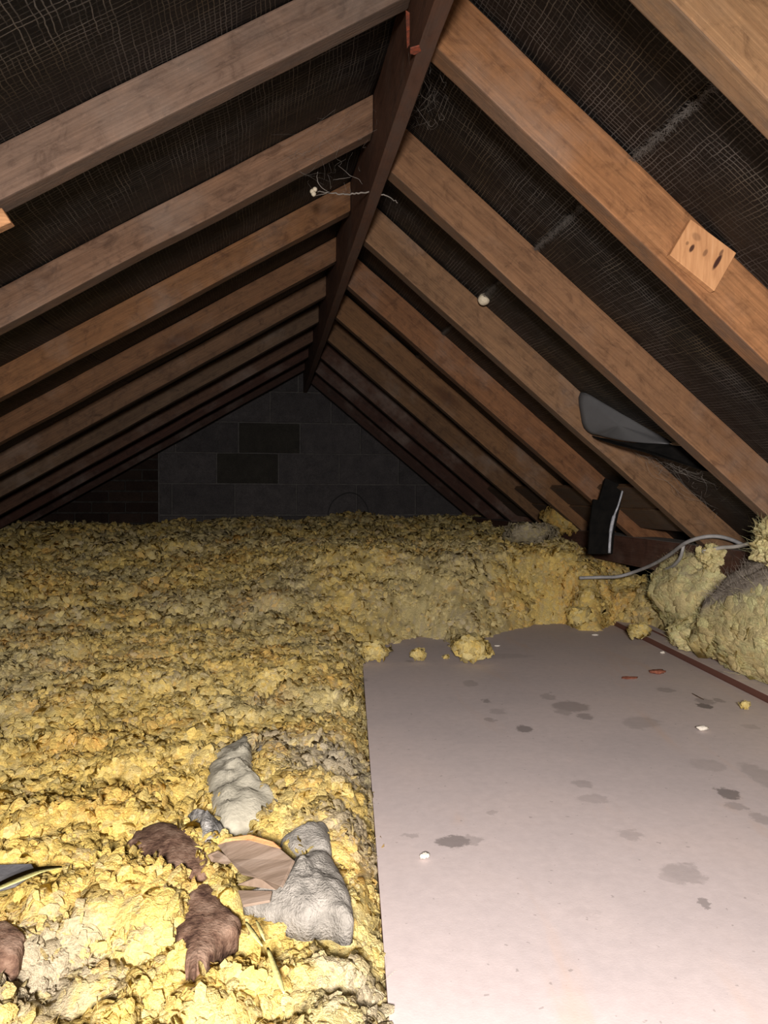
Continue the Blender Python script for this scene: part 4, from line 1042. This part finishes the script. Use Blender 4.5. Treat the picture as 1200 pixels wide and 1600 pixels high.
# ------------------------------------------------------------------ far end: wool lump, wads, rubble, wire
def lump(name, label, cat, c, half, n, pal, seed, dull=1.0, group=None):
    V, Fc, C, Nn_ = join(fluff(half, n * 6, np.mean(half) * 0.08, np.mean(half) * 0.17, pal, seed, dull, 3))
    V[:, 2] -= V[:, 2].min()
    o = obj(name, raw_mesh(name, V, Fc, M_WOOL, True, C, Nn_), None, tuple(c)); tag(o, label, cat, group); return o
p = on_y(882, 842, 3.35); lump('wool_lump', 'brownish yellow wool lump left of the upright black felt', 'wool lump', p, (0.11, 0.09, 0.11), 150, (2, 3, 0), 4, 0.62)
p = on_y(830, 852, 3.30); lump('wool_lump', 'grey dusty wool lump on the far pile near the rafters', 'wool lump', p, (0.17, 0.08, 0.06), 120, (4, 4, 3), 6, 0.8)
M_WIRE = mat_plain('black_wire', [(0.3, (0.006, 0.006, 0.006)), (0.7, (0.012, 0.012, 0.012))], 30, 0.5, 0.3)
wp = [(512, 818), (513, 800), (519, 785), (530, 775), (543, 770), (557, 772), (568, 782), (575, 796), (577, 812), (576, 822)]
Vt, Ft = tube(spline([on_y(u, v, YW - 0.03) for u, v in wp], 6), 0.0032, 8)
tag(obj('wire_loop', raw_mesh('wire_loop', Vt, Ft, M_WIRE)), 'thin black wire loop standing against the gable wall', 'wire')
M_RUBBLE = mat_plain('rubble', [(0.3, (0.13, 0.10, 0.09)), (0.7, (0.22, 0.17, 0.15))], 25, 0.95, 0.1, 0.8)
for k, (u, v, w, lb) in enumerate([(112, 828, 34, 'largest dim rubble lump at the foot of the brick corner'), (50, 826, 26, 'dim rubble lump nearest the left picture edge'), (135, 832, 20, 'small dim rubble lump beside the largest rubble lump'), (80, 832, 18, 'smallest dim rubble lump between two larger ones')]):
    p = on_y(u, v, 5.3); half = w / 2 / F * 5.3
    V0, F0 = ICO[2]; rad = 1 + 0.5 * fbm(V0 * 1.4 + k * 7, 3, k); B = np.sign(V0) * np.abs(V0) ** 0.8 * rad[:, None] * np.array([half, half * 0.8, half * 0.7])
    o = obj('rubble_lump', raw_mesh('rubble_lump', B, F0, M_RUBBLE, False), None, tuple(p)); tag(o, lb, 'rubble', 'rubble at the far left corner')

# ------------------------------------------------------------------ silk: egg sacs and cobwebs
M_SILK = mat_plain('cream_silk', [(0.3, (0.50, 0.44, 0.33)), (0.7, (0.68, 0.60, 0.46))], 60, 0.85, 0.2, 0.4)
M_WEB = mat_plain('dusty_web', [(0.3, (0.16, 0.145, 0.13)), (0.7, (0.28, 0.25, 0.22))], 60, 0.95, 0.1)
def ball(name, c, r, seed, parent=None, sq=1.0):
    V0, F0 = ICO[3]; rad = 1 + 0.06 * fbm(V0 * 2 + seed, 3, seed); o = obj(name, raw_mesh(name, V0 * rad[:, None] * np.array([r, r, r * sq]), F0, M_SILK), parent, tuple(c)); return o
ec = on_y(756, 468, 2.2)
eg = empty('egg_sac', tuple(ec)); bpy.context.view_layer.update()
b1 = ball('sac', (0, 0, 0), 0.0172, 3, eg)
xt = ec[0]; zt = ZC + roof_right(xt) - 0.012
Vt, Ft = tube([np.array([0, 0, 0.015]), np.array([0.001, 0.002, 0.021]), np.array([0.003, 0.004, 0.05]), np.array([0.004, 0.005, max(0.06, zt - ec[2])])], [0.004, 0.002, 0.0006, 0.0005], 6)
obj('silk_stalk', raw_mesh('silk_stalk', Vt, Ft, M_WEB), eg)
tag(eg, 'round cream egg sac hanging on a thread below the felt', 'egg sac')
ws = empty('cobweb', tuple(on_y(545, 302, 1.85))); bpy.context.view_layer.update()
def strand(pts, r, parent, name='strand', mat=None):
    P = spline(pts, 6); n = len(P); rr = [r * (0.45 + 0.55 * math.sin(math.pi * i / (n - 1))) for i in range(n)]
    P = [p + rng.normal(size=3) * r * 0.5 for p in P]
    Vt, Ft = tube(P, rr, 5); o = obj(name, raw_mesh(name, Vt, Ft, mat or M_WEB), parent)
    if parent: o.matrix_parent_inverse = Matrix.Translation(-Vector(parent.location))
    return o
strand([on_y(u, v, 1.85) for u, v in [(497, 300), (512, 300), (530, 303), (550, 303), (572, 301), (590, 302), (608, 308), (622, 318)]], 0.0022, ws)
strand([on_y(u, v, 1.85) for u, v in [(512, 300), (500, 290), (495, 278), (497, 268)]], 0.0010, ws)
strand([on_y(u, v, 1.85) for u, v in [(493, 306), (506, 303), (512, 301)]], 0.0009, ws)
strand([on_y(u, v, 1.84) for u, v in [(528, 258), (540, 268), (548, 275), (560, 280), (566, 288)]], 0.0006, ws)
strand([on_y(u, v, 1.84) for u, v in [(520, 281), (535, 279), (548, 277)]], 0.0005, ws)
for (u, v) in [(488, 299), (492, 296), (490, 303)]:
    s_ = ball('sac', tuple(on_y(u, v, 1.85)), 0.0058, u); s_.parent = ws; s_.matrix_parent_inverse = Matrix.Translation(-Vector(ws.location)); s_['label'] = 'tiny cream sac'
tag(ws, 'dusty cobweb strand with tiny cream sacs across the ridge', 'cobweb', 'cobwebs on the roof timbers')
def web(label, anchors, n, r, seed, sag=0.02):
    """tangle of dusty threads between anchor points on the timbers"""
    rg = np.random.default_rng(seed); A = np.array([on_y(*a) for a in anchors]); c = A.mean(0)
    Vs, Fs = [], []; o_ = 0
    for k in range(n):
        i, j = rg.choice(len(A), 2, replace=False); a = A[i] + rg.normal(size=3) * 0.018; b = A[j] + rg.normal(size=3) * 0.018
        t0, t1 = sorted(rg.random(2)); a, b = a + (b - a) * t0, a + (b - a) * t1
        P = [a, a + (b - a) * 0.33 + rg.normal(size=3) * 0.006 - np.array([0, 0, sag * 0.6]), a + (b - a) * 0.66 + rg.normal(size=3) * 0.006 - np.array([0, 0, sag * 0.6]), b]
        Vt, Ft = tube(spline(P, 3), r * rg.uniform(0.5, 1.3), 3, False); Vs.append(np.array(Vt) - c); Fs += [tuple(q + o_ for q in f) for f in Ft]; o_ += len(Vt)
    o = obj('cobweb', raw_mesh('cobweb', np.concatenate(Vs), np.array(Fs), M_WEB), None, tuple(c)); tag(o, label, 'cobweb', 'cobwebs on the roof timbers')
web('grey tangled cobweb below the grey sheet by the right eaves', [(990, 705, 2.2), (1040, 730, 2.1), (1100, 735, 1.95), (1120, 800, 2.2), (1060, 720, 2.15), (1150, 760, 2.0)], 60, 0.00030, 3)
web('faint cobweb tangle left of the ridge under the second rafter', [(440, 250, 1.72), (500, 215, 1.72), (560, 175, 1.72), (600, 160, 1.7), (560, 235, 1.75), (525, 290, 1.8)], 40, 0.00018, 5, 0.01)
web('faint cobweb tangle right of the ridge between the foremost rafters', [(660, 90, 1.28), (640, 160, 1.5), (720, 120, 1.3), (630, 200, 1.75), (690, 180, 1.5)], 40, 0.00018, 7, 0.01)
